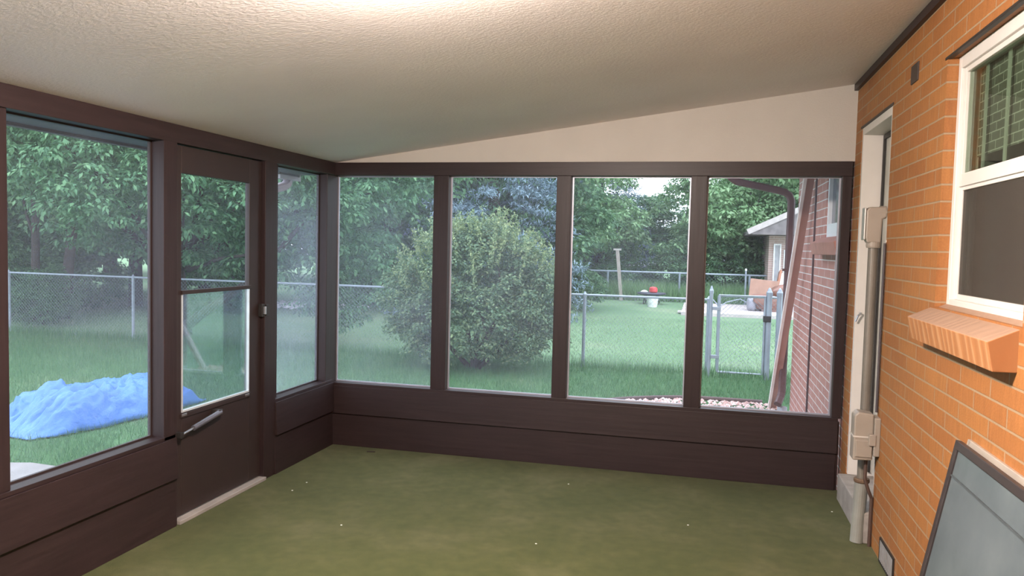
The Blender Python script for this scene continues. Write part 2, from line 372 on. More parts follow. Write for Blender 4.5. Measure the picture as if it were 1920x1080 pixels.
# ---- storm door in the left wall (door_1)
d = thing('door_1', 'dark brown aluminium storm door with glass above and below', 'door', (-.02, -1.385, 0), kind='structure')
X0, X1 = -.045, -.012; YA, YC = -1.80, -.968
m = MB(); m.box(X0, X1, YA, YA + .062, .03, 2.03).box(X0, X1, YC - .13, YC, .03, 2.03).box(X0, X1, YA + .062, YC - .13, 1.885, 2.03).box(X0, X1, YA + .062, YC - .13, .03, .592)
m.build('door_frame', ALU_BROWN, d, bevel=.003)
MB().box(X1 - .004, X1 + .012, YA + .055, YC - .12, 1.236, 1.258).build('middle_rail', ALU_BROWN, d, bevel=.002)
MB().box(-.030, -.027, YA + .062, YC - .13, 1.25, 1.885).build('upper_glass', screen_mat('upper_door_screen', .02, .06, seed=21), d)
g = MB().box(-.022, -.019, YA + .062, YC - .13, .60, 1.24).build('lower_glass', GLASS, d)
film = MB().box(-.034, -.0325, YA + .062, YC - .13, .60, 1.24).build('lower_screen', screen_mat('lower_door_screen', .08, .14, seed=22), d)
t = .006; f = MB(); a, b = YA + .064, YC - .132
f.box(-.026, -.008, a, a + t, .594, 1.238).box(-.026, -.008, b - t, b, .594, 1.238).box(-.026, -.008, a + t, b - t, .594, .604)
f.build('glass_edge_strip', simple('pale_edge', (.62, .66, .70), .35, .3), d)
MB().box(-.014, -.004, YA + .05, YC - .115, .565, .590).build('sill_rail', ALU_BROWN, d, bevel=.002)
for yy in (YA + .075, YC - .16):
    MB().box(-.006, .0, yy - .02, yy + .02, .575, .588).build('glazing_clip', CHROME, d, bevel=.001)
MB().box(-.05, .03, YA, YC + .01, 0.0, .022).build('threshold_strip', simple('pale_threshold', (.30, .27, .25), .6), d, bevel=.003)
cl = MB(); cl.tube([(.035, -1.70, .505), (.035, -1.455, .545)], .015, 14); closer = cl.build('door_closer', simple('closer_enamel', (.16, .16, .19), .3, .5), d, smooth=False)
MB().tube([(.035, -1.80, .490), (.035, -1.70, .505)], .006, 8).build('closer_rod', CHROME, closer)
MB().box(-.012, .045, -1.475, -1.445, .53, .56).box(-.012, .045, -1.815, -1.79, .475, .505).build('closer_bracket', BLACKISH, closer, bevel=.002)
lt = MB().box(-.012, .018, -1.0, -.972, 1.055, 1.135).build('latch_body', BLACKISH, d, bevel=.003)
MB().box(.018, .034, -.992, -.976, 1.07, 1.12).build('latch_lever', CHROME, lt, bevel=.003)
lt2 = MB().box(.014, .024, -.962, -.93, 1.06, 1.13).build('strike_plate', BLACKISH, d, bevel=.002)

# ================================================================== BRICK HOUSE WALL
DY0, DY1, DZ = -.975, -.185, 2.31
WY0, WY1, WZ0, WZ1 = -2.775, -1.885, 1.335, 2.33
m = MB(); T = W + .20; ZT = 2.62; Y1 = 0.0
def wb(y0, y1, z0, z1): m.box(W, T, y0, y1, z0, z1)
wb(DY1, Y1, -.15, ZT); wb(DY0, DY1, DZ, ZT); wb(WY1, DY0, -.15, ZT); wb(WY0, WY1, -.15, WZ0); wb(WY0, WY1, WZ1, ZT); wb(YB, WY0, -.15, ZT); wb(DY0, DY1, -.15, 0)
struct(m.build('wall_right', BRICK), 'orange brick house wall on the right inside the porch', 'wall')
struct(MB().obox((W - .012, YB, ceil_z(W) - .022), (W - .012, -.0, ceil_z(W) - .022), .044, .024, (0, 0, 1)).build('trim_20', WY), 'thin dark brown trim where ceiling meets brick', 'trim')
# window in the house wall
wn = thing('window_10', 'white double-hung house window in the orange brick wall', 'window', (W + .07, (WY0 + WY1) / 2, WZ0), kind='structure')
XF = W + .042
def rect_frame(x0, x1, y0, y1, z0, z1, t, tb=None, tt=None):
    tb = tb or t; tt = tt or t; f = MB()
    f.box(x0, x1, y0, y0 + t, z0, z1).box(x0, x1, y1 - t, y1, z0, z1).box(x0, x1, y0 + t, y1 - t, z0, z0 + tb).box(x0, x1, y0 + t, y1 - t, z1 - tt, z1); return f
rect_frame(XF, XF + .08, WY0, WY1, WZ0, WZ1, .034, .035, .05).build('window_frame', WHITE, wn, bevel=.003)
iy0, iy1 = WY0 + .034, WY1 - .034
rect_frame(XF + .012, XF + .04, iy0, iy1, 1.815, WZ1 - .05, .028, .05, .02).build('upper_sash', WHITE, wn, bevel=.002)
MB().box(XF + .024, XF + .028, iy0 + .028, iy1 - .028, 1.865, WZ1 - .07).build('upper_glass', glass_mat('window_glass', (.74, .80, .74), .03), wn)
rect_frame(XF + .020, XF + .045, iy0, iy1, WZ0 + .035, 1.83, .022, .022, .03).build('lower_sash', WHITE, wn, bevel=.002)
MB().box(XF + .026, XF + .028, iy0 + .022, iy1 - .022, WZ0 + .057, 1.80).build('insect_screen', screen_mat('grey_insect_screen', .52, .56, (.16, .14, .12), 31), wn)
MB().box(XF + .036, XF + .040, iy0 + .022, iy1 - .022, WZ0 + .057, 1.80).build('lower_glass', GLASS, wn)
MB().box(W - .004, W + .016, WY0 - .02, WY1 + .02, WZ1 - .006, WZ1 + .004).build('head_flashing', BLACKISH, wn, bevel=.001)
# rowlock sill of the window: sloped bricks
def sill_rowlock(parent, mat_, y0, y1, zt, xw=W, out=.085, n=11):
    s = MB(); L_ = (y1 - y0) / n
    s.prism([(xw + .05, zt + .03), (xw + .05, zt - .05), (xw - .0, zt - .125), (xw - out + .018, zt - .125), (xw - out, zt - .035)], y0, y1)
    return s.build('window_sill', mat_, parent, bevel=.003)
sill_mat, _nt, _p, _N, _L = mat('rough_cut_sill_brick')
_v = coords(_N, _L, 'Object', (1, 1, .25)); _v2 = coords(_N, _L, 'Object')
_w = _N.new('ShaderNodeTexWave'); _w.bands_direction = 'Y'; _w.inputs['Scale'].default_value = 5; _w.inputs['Distortion'].default_value = 7; _w.inputs['Detail'].default_value = 3; _L.new(_v, _w.inputs['Vector'])
_g = _N.new('ShaderNodeNewGeometry'); _s = _N.new('ShaderNodeSeparateXYZ'); _L.new(_g.outputs['True Normal'], _s.inputs[0])
_t = _N.new('ShaderNodeMath'); _t.operation = 'GREATER_THAN'; _t.inputs[1].default_value = .5; _L.new(_s.outputs[2], _t.inputs[0])
_m = _N.new('ShaderNodeMix'); _m.data_type = 'RGBA'; _L.new(_t.outputs[0], _m.inputs[0]); _m.inputs[7].default_value = (.30, .19, .13, 1)
_L.new(ramp(_N, _L, _w.outputs[0], [(.0, (.33, .135, .048)), (.75, (.36, .155, .058)), (1, (.43, .22, .10))]), _m.inputs[6]); _L.new(_m.outputs[2], _p.inputs['Base Color'])
_p.inputs['Roughness'].default_value = .7; bump(_N, _L, _w.outputs[0], _p, .35, .004)
sill_rowlock(wn, sill_mat, WY0 + .02, WY1 + .06, 1.322)
MB().box(XF + .08, W + .215, WY1 - .012, WY1, WZ0, WZ1).box(XF + .08, W + .215, WY0, WY0 + .012, WZ0, WZ1).build('inner_lining', simple('dim_lining', (.20, .20, .165), .8), wn)
# room behind the window: dark wall, curtain
struct(MB().box(T, T + 2.4, YB, -.1, -.1, -.05).box(T + 2.3, T + 2.4, YB, -.1, -.05, 2.7).box(T, T + 2.4, YB, YB + .1, -.05, 2.7).box(T, T + 2.4, -.2, -.1, -.05, 2.7).box(T, T + 2.4, YB, -.1, 2.7, 2.8)
       .build('wall_inner', simple('dim_room_paint', (.16, .15, .13), .8)), 'dim room walls behind the house window', 'wall')
def lattice_mat():
    m, nt, p, N, L = mat('patterned_curtain')
    tc = N.new('ShaderNodeTexCoord'); sx = N.new('ShaderNodeSeparateXYZ'); L.new(tc.outputs['Object'], sx.inputs[0])
    cb = N.new('ShaderNodeCombineXYZ'); L.new(sx.outputs[1], cb.inputs[0]); L.new(sx.outputs[2], cb.inputs[1])
    b = N.new('ShaderNodeTexBrick'); L.new(cb.outputs[0], b.inputs['Vector']); b.inputs['Scale'].default_value = 1
    b.inputs['Brick Width'].default_value = .085; b.inputs['Row Height'].default_value = .034; b.inputs['Mortar Size'].default_value = .0022
    b.inputs['Color1'].default_value = (.11, .12, .10, 1); b.inputs['Color2'].default_value = (.16, .17, .14, 1); b.inputs['Mortar'].default_value = (.55, .58, .52, 1)
    L.new(b.outputs[0], p.inputs['Base Color']); p.inputs['Roughness'].default_value = .9; return m
cu = MB(); yy = np.linspace(WY1 - .05, WY0 + .04, 60); n0 = 0
for i, y in enumerate(yy):
    x = XF + .068 + .0008 * math.sin(i * .9); cu.v += [(x, y, 1.93), (x, y, 2.27), (x + .003, y, 1.93), (x + .003, y, 2.27)]
for i in range(59):
    a = 4 * i; cu.f += [(a, a + 1, a + 5, a + 4), (a + 2, a + 6, a + 7, a + 3), (a, a + 4, a + 6, a + 2), (a + 1, a + 3, a + 7, a + 5)]
cur = tag(cu.build('curtain', lattice_mat()), 'dark patterned curtain behind the upper window glass', 'curtain')
for i, y in enumerate((-2.05, -2.27)):
    tag(MB().box(XF + .050, XF + .055, y - .011, y + .011, 1.87, 2.275).build('blind_strip', simple('pale_strip', (.50, .54, .48), .6)),
        ('left' if i == 0 else 'right') + ' of two pale vertical strips behind the upper window glass', 'blind', 'pale strips behind the window')
tag(MB().box(XF + .050, XF + .055, -1.95, -1.93, 1.36, 1.80).build('cord_strip', simple('pale_cord', (.42, .38, .33), .7)), 'thin pale vertical strip behind the lower window screen', 'blind')

# house door (door_2)
d2 = thing('door_2', 'white framed house door recessed in the brick wall', 'door', (W + .1, (DY0 + DY1) / 2, .16), kind='structure')
m = MB()
m.box(W + .004, W + .19, DY1 - .035, DY1, .17, DZ).box(W + .004, W + .19, DY0, DY0 + .035, .17, DZ).box(W + .004, W + .19, DY0 + .035, DY1 - .035, DZ - .045, DZ)
m.build('door_jamb', WHITE_JAMB, d2, bevel=.002)
MB().box(W + .115, W + .128, DY1 - .060, DY1 - .036, .2, DZ - .05).box(W + .115, W + .128, DY0 + .036, DY1 - .06, DZ - .075, DZ - .046).build('weather_stop', BLACKISH, d2)
MB().box(W + .13, W + .17, DY0 + .04, DY1 - .038, .2, DZ - .05).build('door_leaf', simple('cream_door', (.55, .52, .46), .5), d2, bevel=.003)
hd = MB().tube([(W + .03, DY1 - .036, 1.18), (W + .03, DY1 - .075, 1.18), (W + .012, DY1 - .085, 1.165), (W + .0, DY1 - .08, 1.13)], .006, 8).build('hook_latch', CHROME, d2)
MB().box(W - .004, W + .006, DY0 - .02, DY1 + .02, DZ - .002, DZ + .010).build('head_flashing', BLACKISH, d2)
# concrete step
struct(MB().prism([(W - .048, 0), (W + .2, 0), (W + .2, .175), (W - .048, .165)], DY0 + .02, DY1 - .012).build('trim_21', CONC, bevel=.006), 'concrete door step below the house door', 'step')

# ---- conduit with elbow fitting, meter-style boxes
cx, cy_ = W - .052, -.93
c0 = thing('conduit_pipe', 'grey vertical electrical conduit beside the house door', 'pipe', (cx, cy_, 0))
MB().tube([(cx, cy_, .34), (cx, cy_, 1.60)], .0245, 20).build('pipe', GREY_PVC, c0)
MB().tube([(cx - .012, cy_ - .005, 0.001), (cx - .008, cy_, .10), (cx, cy_, .34)], .034, 20).build('lower_sleeve', simple('pale_grey_pvc', (.24, .24, .215), .5), c0)
MB().lathe([(.037, 0), (.040, .006), (.040, .016), (.037, .022)], (cx, cy_, .325), 20).build('clamp_band', simple('rusty_band', (.12, .07, .04), .7), c0)
fit = MB().prism([(cx - .036, 1.60), (cx - .046, 1.625), (cx - .046, 1.77), (cx - .03, 1.788), (W + .002, 1.788), (W + .002, 1.735), (cx + .034, 1.725), (cx + .030, 1.60)], cy_ - .032, cy_ + .032).build('elbow_fitting', BOX_GREY, c0, bevel=.008)
MB().box(cx - .056, cx - .045, cy_ - .034, cy_ + .034, 1.615, 1.785).build('cover_plate', simple('pale_cover', (.34, .33, .31), .4, .2), fit, bevel=.006)
MB().lathe([(.034, 0), (.036, .01), (.036, .03), (.030, .036)], (cx, cy_, 1.575), 20).build('collar', BOX_GREY, fit)
MB().tube([(W - .03, cy_, 1.762), (W + .001, cy_, 1.762)], .033, 18).build('wall_flange', BOX_GREY, fit)
jb = thing('junction_box', 'beige two-part junction box mounted over the conduit', 'junction box', (W - .05, -.965, .47))
MB().prism([(W - .125, .47), (W - .125, .705), (W - .105, .725), (W - .03, .715), (W - .03, .475)], -1.055, -.962).build('cover', BOX_GREY, jb, bevel=.008)
MB().box(W - .03, W, -1.07, -.962, .50, .70).build('back_plate', BOX_GREY, jb, bevel=.005)
MB().box(W - .128, W - .03, -1.058, -.960, .592, .60).build('seam_lip', simple('pale_seam', (.5, .46, .42), .5), jb)
MB().box(W - .055, W - .02, -1.075, -1.055, .555, .615).build('hasp', BOX_GREY, jb, bevel=.004)
MB().box(W - .115, W - .035, -1.062, -1.054, .49, .58).build('lower_lid', BOX_GREY, jb, bevel=.004)
tag(MB().tube([(W - .012, -1.005, 1.60), (W - .012, -1.005, .72)], .0065, 8).build('cable', simple('dark_cable', (.05, .04, .045), .6)), 'thin dark cable running down the brick to the junction box', 'cable')
tag(MB().tube([(W - .05, -1.0, .465), (W - .05, -1.0, .36), (W - .03, -1.0, .30), (W - .012, -.99, .26), (W - .012, -.985, .0)], .009, 8).build('lower_cable', simple('rusty_cable', (.07, .04, .03), .7)),
    'short dark cable below the junction box reaching the floor', 'cable')
caulk = MB()
for k in range(46):
    z = .75 + k * .019
    caulk.obox((W - .001, -.978 + random.uniform(-.002, .002), z), (W - .001, -.978 + random.uniform(-.002, .002), z + random.uniform(.008, .02)), random.uniform(.004, .009), .004, (0, 1, 0))
tag(caulk.build('caulk_bead', WHITE_JAMB), 'broken white caulk bead along the brick edge by the conduit', 'caulk')
# small wall plate and low vent
tag(MB().box(W - .006, W + .002, -1.455, -1.335, 2.335, 2.42).build('cover_plate', simple('dark_brown_plate', (.045, .03, .025), .6), bevel=.002), 'small dark square plate high on the orange brick', 'cover plate')
v = thing('foundation_vent', 'small louvred metal vent low on the brick wall', 'vent', (W, -1.33, 0))
rect_frame(W - .008, W + .002, -1.475, -1.19, .004, .128, .010).build('vent_frame', BLACKISH, v)
MB().box(W - .001, W + .001, -1.465, -1.20, .014, .118).build('vent_back', simple('vent_grey', (.25, .24, .24), .5, .3), v)
for k in range(11):
    y = -1.455 + k * .0245
    MB().box(W - .007, W - .001, y, y + .011, .014, .118).build('louvre', simple('vent_slat', (.42, .40, .40), .4, .4) if k == 0 else bpy.data.materials['vent_slat'], v)

# ---- storm window panels leaning on the brick
def storm(k, ly, dz, lab, glassc):
    off = .034 * k
    t = thing('storm_window', lab, 'storm window', (3.45 + off, -2.9, 0), 'storm window panels leaning on the brick')
    H = .905 + dz; base = Vector((3.415 + off, 0, .001)); top = Vector((3.583 + off, 0, H))
    dv = (top - base).normalized(); nrm = Vector((-dv.z, 0, dv.x)); y0, y1 = -3.30 + ly, -2.405 + ly
    def bar(a, b, wd): # a,b in (y, s)
        p = base + dv * a[1] + Vector((0, a[0], 0)); q = base + dv * b[1] + Vector((0, b[0], 0)); return p, q
    Ls = (top - base).length; fwid = .03; m = MB()
    for a, b in (((y0, .0), (y0, Ls)), ((y1, .0), (y1, Ls))):
        p, q = bar(a, b, fwid); m.obox(p, q, .022, fwid, nrm)
    for s_ in (.015, Ls - .015):
        p, q = bar((y0, s_), (y1, s_), fwid); m.obox(p, q, .022, .03, nrm)
    m.build('panel_frame', simple('storm_frame_%d' % k, ((.05, .04, .04), (.42, .37, .32), (.05, .038, .04))[k], .45, .3), t, bevel=.003)
    p, q = bar(((y0 + y1) / 2, .03), ((y0 + y1) / 2, Ls - .03), 0)
    MB().obox(p, q, .005, y1 - y0 - .03, nrm).build('panel_glass', glassc, t)
    if k == 0:
        p, q = bar((y0, Ls * .87), (y1, Ls * .87), 0)
        MB().obox(p + nrm * .004, q + nrm * .004, .006, .006, nrm).build('sash_line', simple('teal_grey', (.05, .06, .065), .6), t)
def dusty_glass():
    m, nt, p, N, L = mat('dusty_grey_glass'); v = coords(N, L, 'Object'); f = noise_n(N, L, v, 3, 4, .6)
    L.new(ramp(N, L, f, [(.3, (.085, .105, .115)), (.7, (.125, .15, .16))]), p.inputs['Base Color']); p.inputs['Roughness'].default_value = .22; return m
DG = dusty_glass()
storm(0, 0, 0, 'frontmost storm window with dusty grey glass leaning on the brick', DG)
storm(1, -.012, .008, 'pale-framed storm window, middle of the leaning stack', DG)
storm(2, -.05, .026, 'dark-framed storm window at the back of the stack, against the brick', DG)

# ---- ceiling lamp (just above the frame)
lx, ly = 1.98, -3.47
lz = ceil_z(lx)
lm = thing('ceiling_light', 'round glowing ceiling light on the textured ceiling', 'lamp', (lx, ly, lz))
MB().lathe([(.15, -.0), (.155, -.012), (.15, -.024), (.02, -.024)], (lx, ly, lz - .0), 32).build('base_ring', WHITE, lm)
em = bpy.data.materials.new('glowing_opal_glass'); em.use_nodes = True; N = em.node_tree.nodes; N.remove(N['Principled BSDF'])
eN = N.new('ShaderNodeEmission'); eN.inputs[0].default_value = rgb(LAMP_COL); eN.inputs[1].default_value = LAMP_STR
em.node_tree.links.new(eN.outputs[0], N['Material Output'].inputs[0])
MB().lathe([(.140, -.024), (.150, -.05), (.150, -.085), (.130, -.115), (.085, -.135), (.015, -.14)], (lx, ly, lz), 32).build('glass_dome', em, lm, smooth=True)

# debris specks on carpet
WHITE_LINT = simple('white_lint', (.7, .7, .65), .9)
specks = [(1066, 908), (640, 985), (1005, 1020), (575, 905), (1290, 985), (548, 920), (1560, 960)]
def on_floor(u, v_, z=0):
    dr = fw + rt2 * ((u - 960) / FPX) + up2 * ((540 - v_) / FPX); t_ = (z - CAM.z) / dr.z; return CAM + dr * t_
LP = ['near the middle of the far carpet', 'on the carpet in front of the storm door', 'on the near middle carpet', 'nearest the storm door post', 'on the right half of the carpet', 'beside the storm door threshold', 'in front of the house door step']
for (u, v_), lp in zip(specks, LP):
    p = on_floor(u, v_); r = .006
    tag(MB().lathe([(r * .5, 0), (r, r * .3), (r * .4, r * .6)], (p.x, p.y, 0), 7).build('lint_speck', WHITE_LINT), 'tiny white lint speck ' + lp, 'lint', 'lint specks on the carpet')
p = on_floor(695, 848)
tag(MB().obox((p.x - .03, p.y, .003), (p.x + .03, p.y + .012, .003), .006, .012).build('dark_leaf', simple('dark_debris', (.03, .02, .015), .9)), 'small dark twig on the carpet near the back left corner', 'twig')

# ================================================================== OUTDOORS
# ground
def gz(x, y):
    return GZ + (0.03 * math.sin(x * .35 + 1) * math.cos(y * .3)) * min(1, max(0, (y - 4) / 6)) + max(0, y - 20) * .004
NX, NY = 90, 90; m = MB()
xs = np.linspace(-45, 30, NX); ys = np.linspace(-12, 62, NY)
m.v = [(x, y, gz(x, y)) for y in ys for x in xs]
m.f = [(j * NX + i, j * NX + i + 1, (j + 1) * NX + i + 1, (j + 1) * NX + i) for j in range(NY - 1) for i in range(NX - 1)]
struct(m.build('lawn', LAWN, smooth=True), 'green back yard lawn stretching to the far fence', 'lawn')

# outer brick wall of the house with its window
OY0, OY1, OZ0, OZ1 = .12, 1.10, 1.665, 2.42
m = MB(); ZT2 = 2.78
for a in ((OY1, 2.97, GZ - .1, ZT2), (0, OY0, GZ - .1, ZT2), (OY0, OY1, GZ - .1, OZ0), (OY0, OY1, OZ1, ZT2)): m.box(W, T, *a)
m.box(T, T + 3, 2.77, 2.97, GZ - .1, ZT2)
struct(m.build('wall_outer', BRICK_OUT), 'pinkish red brick house wall continuing outside the porch', 'wall')
wn = thing('window_11', 'white window high in the outer brick wall seen through the fourth screen', 'window', (W + .05, .7, OZ0), kind='structure')
WHB = simple('white_vinyl_outside', (.84, .86, .90), .35, 0, .03)
rect_frame(W + .008, W + .05, OY0, OY1, OZ0, OZ1, .042, .10).build('window_frame', WHB, wn, bevel=.003)
MB().box(W + .022, W + .05, .555, .60, OZ0 + .1, OZ1 - .042).build('mullion', WHB, wn)
MB().box(W + .036, W + .042, OY0 + .042, OY1 - .042, OZ0 + .1, OZ1 - .042).build('pane', simple('dark_room_glass', (.06, .07, .10), .15), wn)
sill_rowlock(wn, simple('outer_sill_brick', (.42, .19, .15), .75, 0, .15, 14, .3), OY0 - .05, OY1 + .12, 1.655, out=.095)
tag(MB().tube([(W - .008, 1.66, 2.6), (W - .008, 1.65, -.12)], .008, 8).build('cable', simple('dark_brown_cable', (.08, .04, .045), .6)), 'thin dark cable running down the outer brick wall', 'cable')
# house eave and roof above the outer wall
rf = thing('roof', 'house roof eave above the outer brick wall', 'roof', (3.4, 1.6, 2.6), kind='structure')
MB().prism([(2.88, 2.56), (2.88, 2.70), (5.5, 3.5), (5.5, 2.56)], .23, 3.4, 1).build('eave', simple('eave_paint', (.35, .30, .28), .7), rf)
# brown downspout
sec = [(-.6, -1), (.6, -1), (1, -.6), (1, .6), (.6, 1), (-.6, 1), (-1, .6), (-1, -.6)]
ds = thing('downspout', 'dark brown downspout curving down the outer brick corner', 'downspout', (3.545, 3.04, GZ))
DSM = simple('brown_downspout_paint', (.10, .045, .048), .45)
MB().tube([(2.93, 3.04, 2.56), (2.93, 3.04, 2.36), (2.955, 3.04, 2.30), (3.01, 3.04, 2.262), (3.42, 3.04, 2.175), (3.49, 3.04, 2.155), (3.535, 3.04, 2.12), (3.556, 3.04, 2.07), (3.558, 3.04, 1.98), (3.545, 3.04, .10), (3.53, 3.02, .04), (3.50, 2.96, -.02)],
          .036, sec=sec).build('pipe', DSM, ds, bevel=.002)
MB().box(3.50, W, 3.0, 3.08, 1.35, 1.375).build('strap', DSM, ds)
MB().tube([(3.555, 3.04, -.06), (3.55, 3.0, -.14)], .05, 14).build('ground_boot', simple('blue_grey_pvc', (.30, .33, .38), .5), ds)
gt_ = thing('roof_gutter', 'dark brown gutter along the house eave', 'gutter', (2.85, 1.8, 2.56))
MB().prism([(2.80, 2.56), (2.88, 2.56), (2.88, 2.68), (2.78, 2.68)], .2, 3.42).build('trough', DSM, gt_)
# leaning plank
pk = thing('wooden_plank', 'long reddish plank leaning on the outer brick wall by the downspout', 'plank', (3.45, 3.28, GZ))
pa, pb = Vector((3.495, 3.36, GZ + .01)), Vector((3.578, 1.52, 2.46))
MB().obox(pa, pb, .062, .022, (1, 0, 0)).build('board', simple('red_brown_stain', (.42, .22, .19), .6), pk)
MB().obox(pa + Vector((-.044, -.010, 0)), pb + Vector((-.044, -.010, 0)), .026, .042, (1, 0, 0)).build('pale_edge', simple('lit_edge_tone', (.84, .74, .74), .6), pk)  # plank's lit left edge put in as a separate pale strip
# gravel bed with edging
gv = []
for k in range(2600):
    x = random.uniform(1.7, 3.58); y = random.uniform(1.6, 3.58 - .38 * max(0, 2.9 - x) ** 2); r = random.uniform(.014, .032)
    q = [Vector((random.uniform(-1, 1), random.uniform(-1, 1), random.uniform(-.5, .6))).normalized() * r for _ in range(3)]
    c = Vector((x, y, GZ + r * .4)); a, b, d_ = q
    tp = c + Vector((0, 0, r * .7)); ring = [c + Vector((math.cos(t) * r, math.sin(t) * r * .8, random.uniform(-.1, .1) * r)) for t in (0.2, 1.4, 2.9, 4.2, 5.3)]
    for i in range(5): gv.append((tuple(ring[i]), tuple(ring[(i + 1) % 5]), tuple(tp)))
GRV = leaf_mat('pink_white_gravel', [(.45, .25, .22), (.60, .42, .38), (.80, .72, .70)], .8, 0)
tag(link('gravel', quads_mesh('gravel', np.array(gv), GRV, 3)), 'pinkish gravel bed on the ground beside the outer brick wall', 'gravel', kind='stuff')
tag(MB().tube([(x, 3.62 - .38 * max(0, 2.9 - x) ** 2, GZ + .015) for x in np.linspace(1.5, 3.40, 16)], .03, 8).build('garden_edging', simple('dark_edging', (.10, .06, .055), .7)), 'low dark edging between gravel bed and lawn', 'garden edging')
sb = thing('splash_block', 'small white drain block at the foot of the outer brick wall', 'drain block', (3.5, 1.9, GZ))
MB().prism([(3.40, GZ), (3.61, GZ), (3.61, GZ + .14), (3.52, GZ + .10)], 1.0, 1.22).build('block', WHB, sb, bevel=.006)

# left outer corner: gutter outlet and elbow
gu = thing('eave_gutter', 'pale gutter end with downspout elbow at the porch left corner', 'gutter', (-.42, 0, 2.0))
MB().prism([(-.44, 2.075), (-.36, 2.075), (-.36, 2.0), (-.42, 2.0)], -.16, .14).build('trough_end', simple('pale_gutter', (.50, .48, .52), .5), gu)
MB().tube([(-.40, .02, 2.005), (-.40, .01, 1.975), (-.405, -.03, 1.95), (-.42, -.20, 1.91), (-.42, -.25, 1.87), (-.42, -.26, GZ)], .03, sec=sec).build('elbow', simple('pinkish_spout', (.34, .28, .33), .5), gu)

# concrete path left
struct(MB().prism([(-1.2, -.80), (-2.02, -.74), (-2.5, -.9), (-2.6, -6), (-.3, -6), (-.13, -1.2)], GZ - .08, GZ + .02, 2).build('path', CONC_PALE, bevel=.01), 'pale concrete path outside the leftmost screen', 'path')

# ---- blue tarp
def tarp_mat():
    m, nt, p, N, L = mat('blue_tarpaulin'); v = coords(N, L, 'Object'); f = noise_n(N, L, v, 4, 4)
    L.new(ramp(N, L, f, [(.3, (.05, .165, .52)), (.7, (.085, .225, .62))]), p.inputs['Base Color']); p.inputs['Roughness'].default_value = .42
    L.new(noise_n(N, L, v, 14, 5, .65), (bb := N.new('ShaderNodeBump')).inputs['Height']); bb.inputs['Strength'].default_value = .5; bb.inputs['Distance'].default_value = .03
    L.new(bb.outputs[0], p.inputs['Normal']); return m
nu, nv = 150, 110; m = MB(); A = Vector((-2.86, .0, 0)); B = Vector((-2.62, 1.52, 0)); ax = (B - A).normalized(); pr = Vector((ax.y, -ax.x, 0)); LN = (B - A).length
def hprof(u):
    pts = [(-.12, .0), (0, .16), (.07, .27), (.16, .34), (.30, .40), (.34, .31), (.5, .31), (.7, .31), (.85, .30), (.93, .28), (1, .20), (1.06, .06), (1.12, 0)]
    for (a, b), (c, d_) in zip(pts, pts[1:]):
        if a <= u <= c: return .84 * (b + (d_ - b) * (u - a) / (c - a))
    return 0
for j in range(nv):
    vv = -1 + 2 * j / (nv - 1)
    for i in range(nu):
        u = -.12 + 1.24 * i / (nu - 1)
        half = .44 * (1 - .25 * max(0, u - .8) / .3) * (1 - .2 * max(0, .15 - u) / .2) + .05 * noise.noise(Vector((u * 7, vv * .4, 3)))
        e_ = abs(vv); hh = hprof(u) * (1 - e_ ** 4.5) ** .8 if e_ < 1 else 0
        q = Vector((u * 3.2 + .6 * vv, vv * 2.0, .3))
        cr_ = 1 - abs(noise.noise(q * 1.6)) * 2; cr2 = 1 - abs(noise.noise(q * 3.6 + Vector((5, 2, 1)))) * 2; cr3 = 1 - abs(noise.noise(Vector((u * 16 + vv * 5, vv * 6 - u * 3, 7)))) * 2
        hh += (cr_ * .055 + cr2 * .045 + cr3 * .014 - .058) * min(1, hh * 6)
        P_ = A + ax * (u * LN) + pr * (vv * half); m.v.append((P_.x, P_.y, GZ + .012 + max(0, hh) + .02 * (e_ > .93) * abs(noise.noise(Vector((u * 20, vv, 0))))))
m.f = [(j * nu + i, j * nu + i + 1, (j + 1) * nu + i + 1, (j + 1) * nu + i) for j in range(nv - 1) for i in range(nu - 1)]
tp_ = m.build('tarpaulin', tarp_mat(), smooth=True); sd = tp_.modifiers.new('thickness', 'SOLIDIFY'); sd.thickness = .004
tag(tp_, 'crumpled blue tarpaulin covering a low pile on the lawn', 'tarpaulin')

# ---- chain link fence
def mesh_panel(mb, x0, x1, z0, z1, y, pitch=.06, r=.0016):
    h = z1 - z0
    def seg(xa, za, xb, zb):
        n = len(mb.v)
        for (x, z) in ((xa, za), (xb, zb)):
            mb.v += [(x, y - r, z - r), (x, y + r, z - r), (x, y, z + r * 1.2)]
        mb.f += [(n, n + 1, n + 4, n + 3), (n + 1, n + 2, n + 5, n + 4), (n + 2, n, n + 3, n + 5)]
    k = x0 - h
    while k < x1:
        a, b = max(k, x0), min(k + h, x1)
        if b > a: seg(a, z0 + (a - k), b, z0 + (b - k)); seg(a, z1 - (a - k), b, z1 - (b - k))
        k += pitch
FY = 5.5
def fence_line(name, label, xsx, y, ztop, zbot, cap=True, pitch=.06, r=.0016, pr_=.024, rr=.016):
    t_ = thing(name, label, 'fence', ((xsx[0] + xsx[-1]) / 2, y, zbot))
    MB().tube([(x, y, ztop) for x in np.linspace(xsx[0], xsx[-1], 12)], rr, 10).build('top_rail', GALV, t_)
    for x in xsx:
        p_ = MB().tube([(x, y, zbot - .1), (x, y, ztop + .0)], pr_, 10).build('fence_post', GALV, t_)
        if cap: MB().lathe([(pr_ + .004, -.02), (pr_ + .006, .01), (pr_ * .6, .035), (.004, .05)], (x, y, ztop), 10).build('post_cap', GALV, p_)
    mm = MB(); mesh_panel(mm, xsx[0], xsx[-1], zbot + .02, ztop - .01, y - .03, pitch, r); mm.build('chain_link_mesh', WIRE, t_)
    return t_
fence_line('chain_link_fence', 'galvanised chain link fence crossing the yard behind the big shrub', [-11.4, -8.9, -6.39, -3.86, -1.34, 1.10, 2.80], FY, .875, GZ)
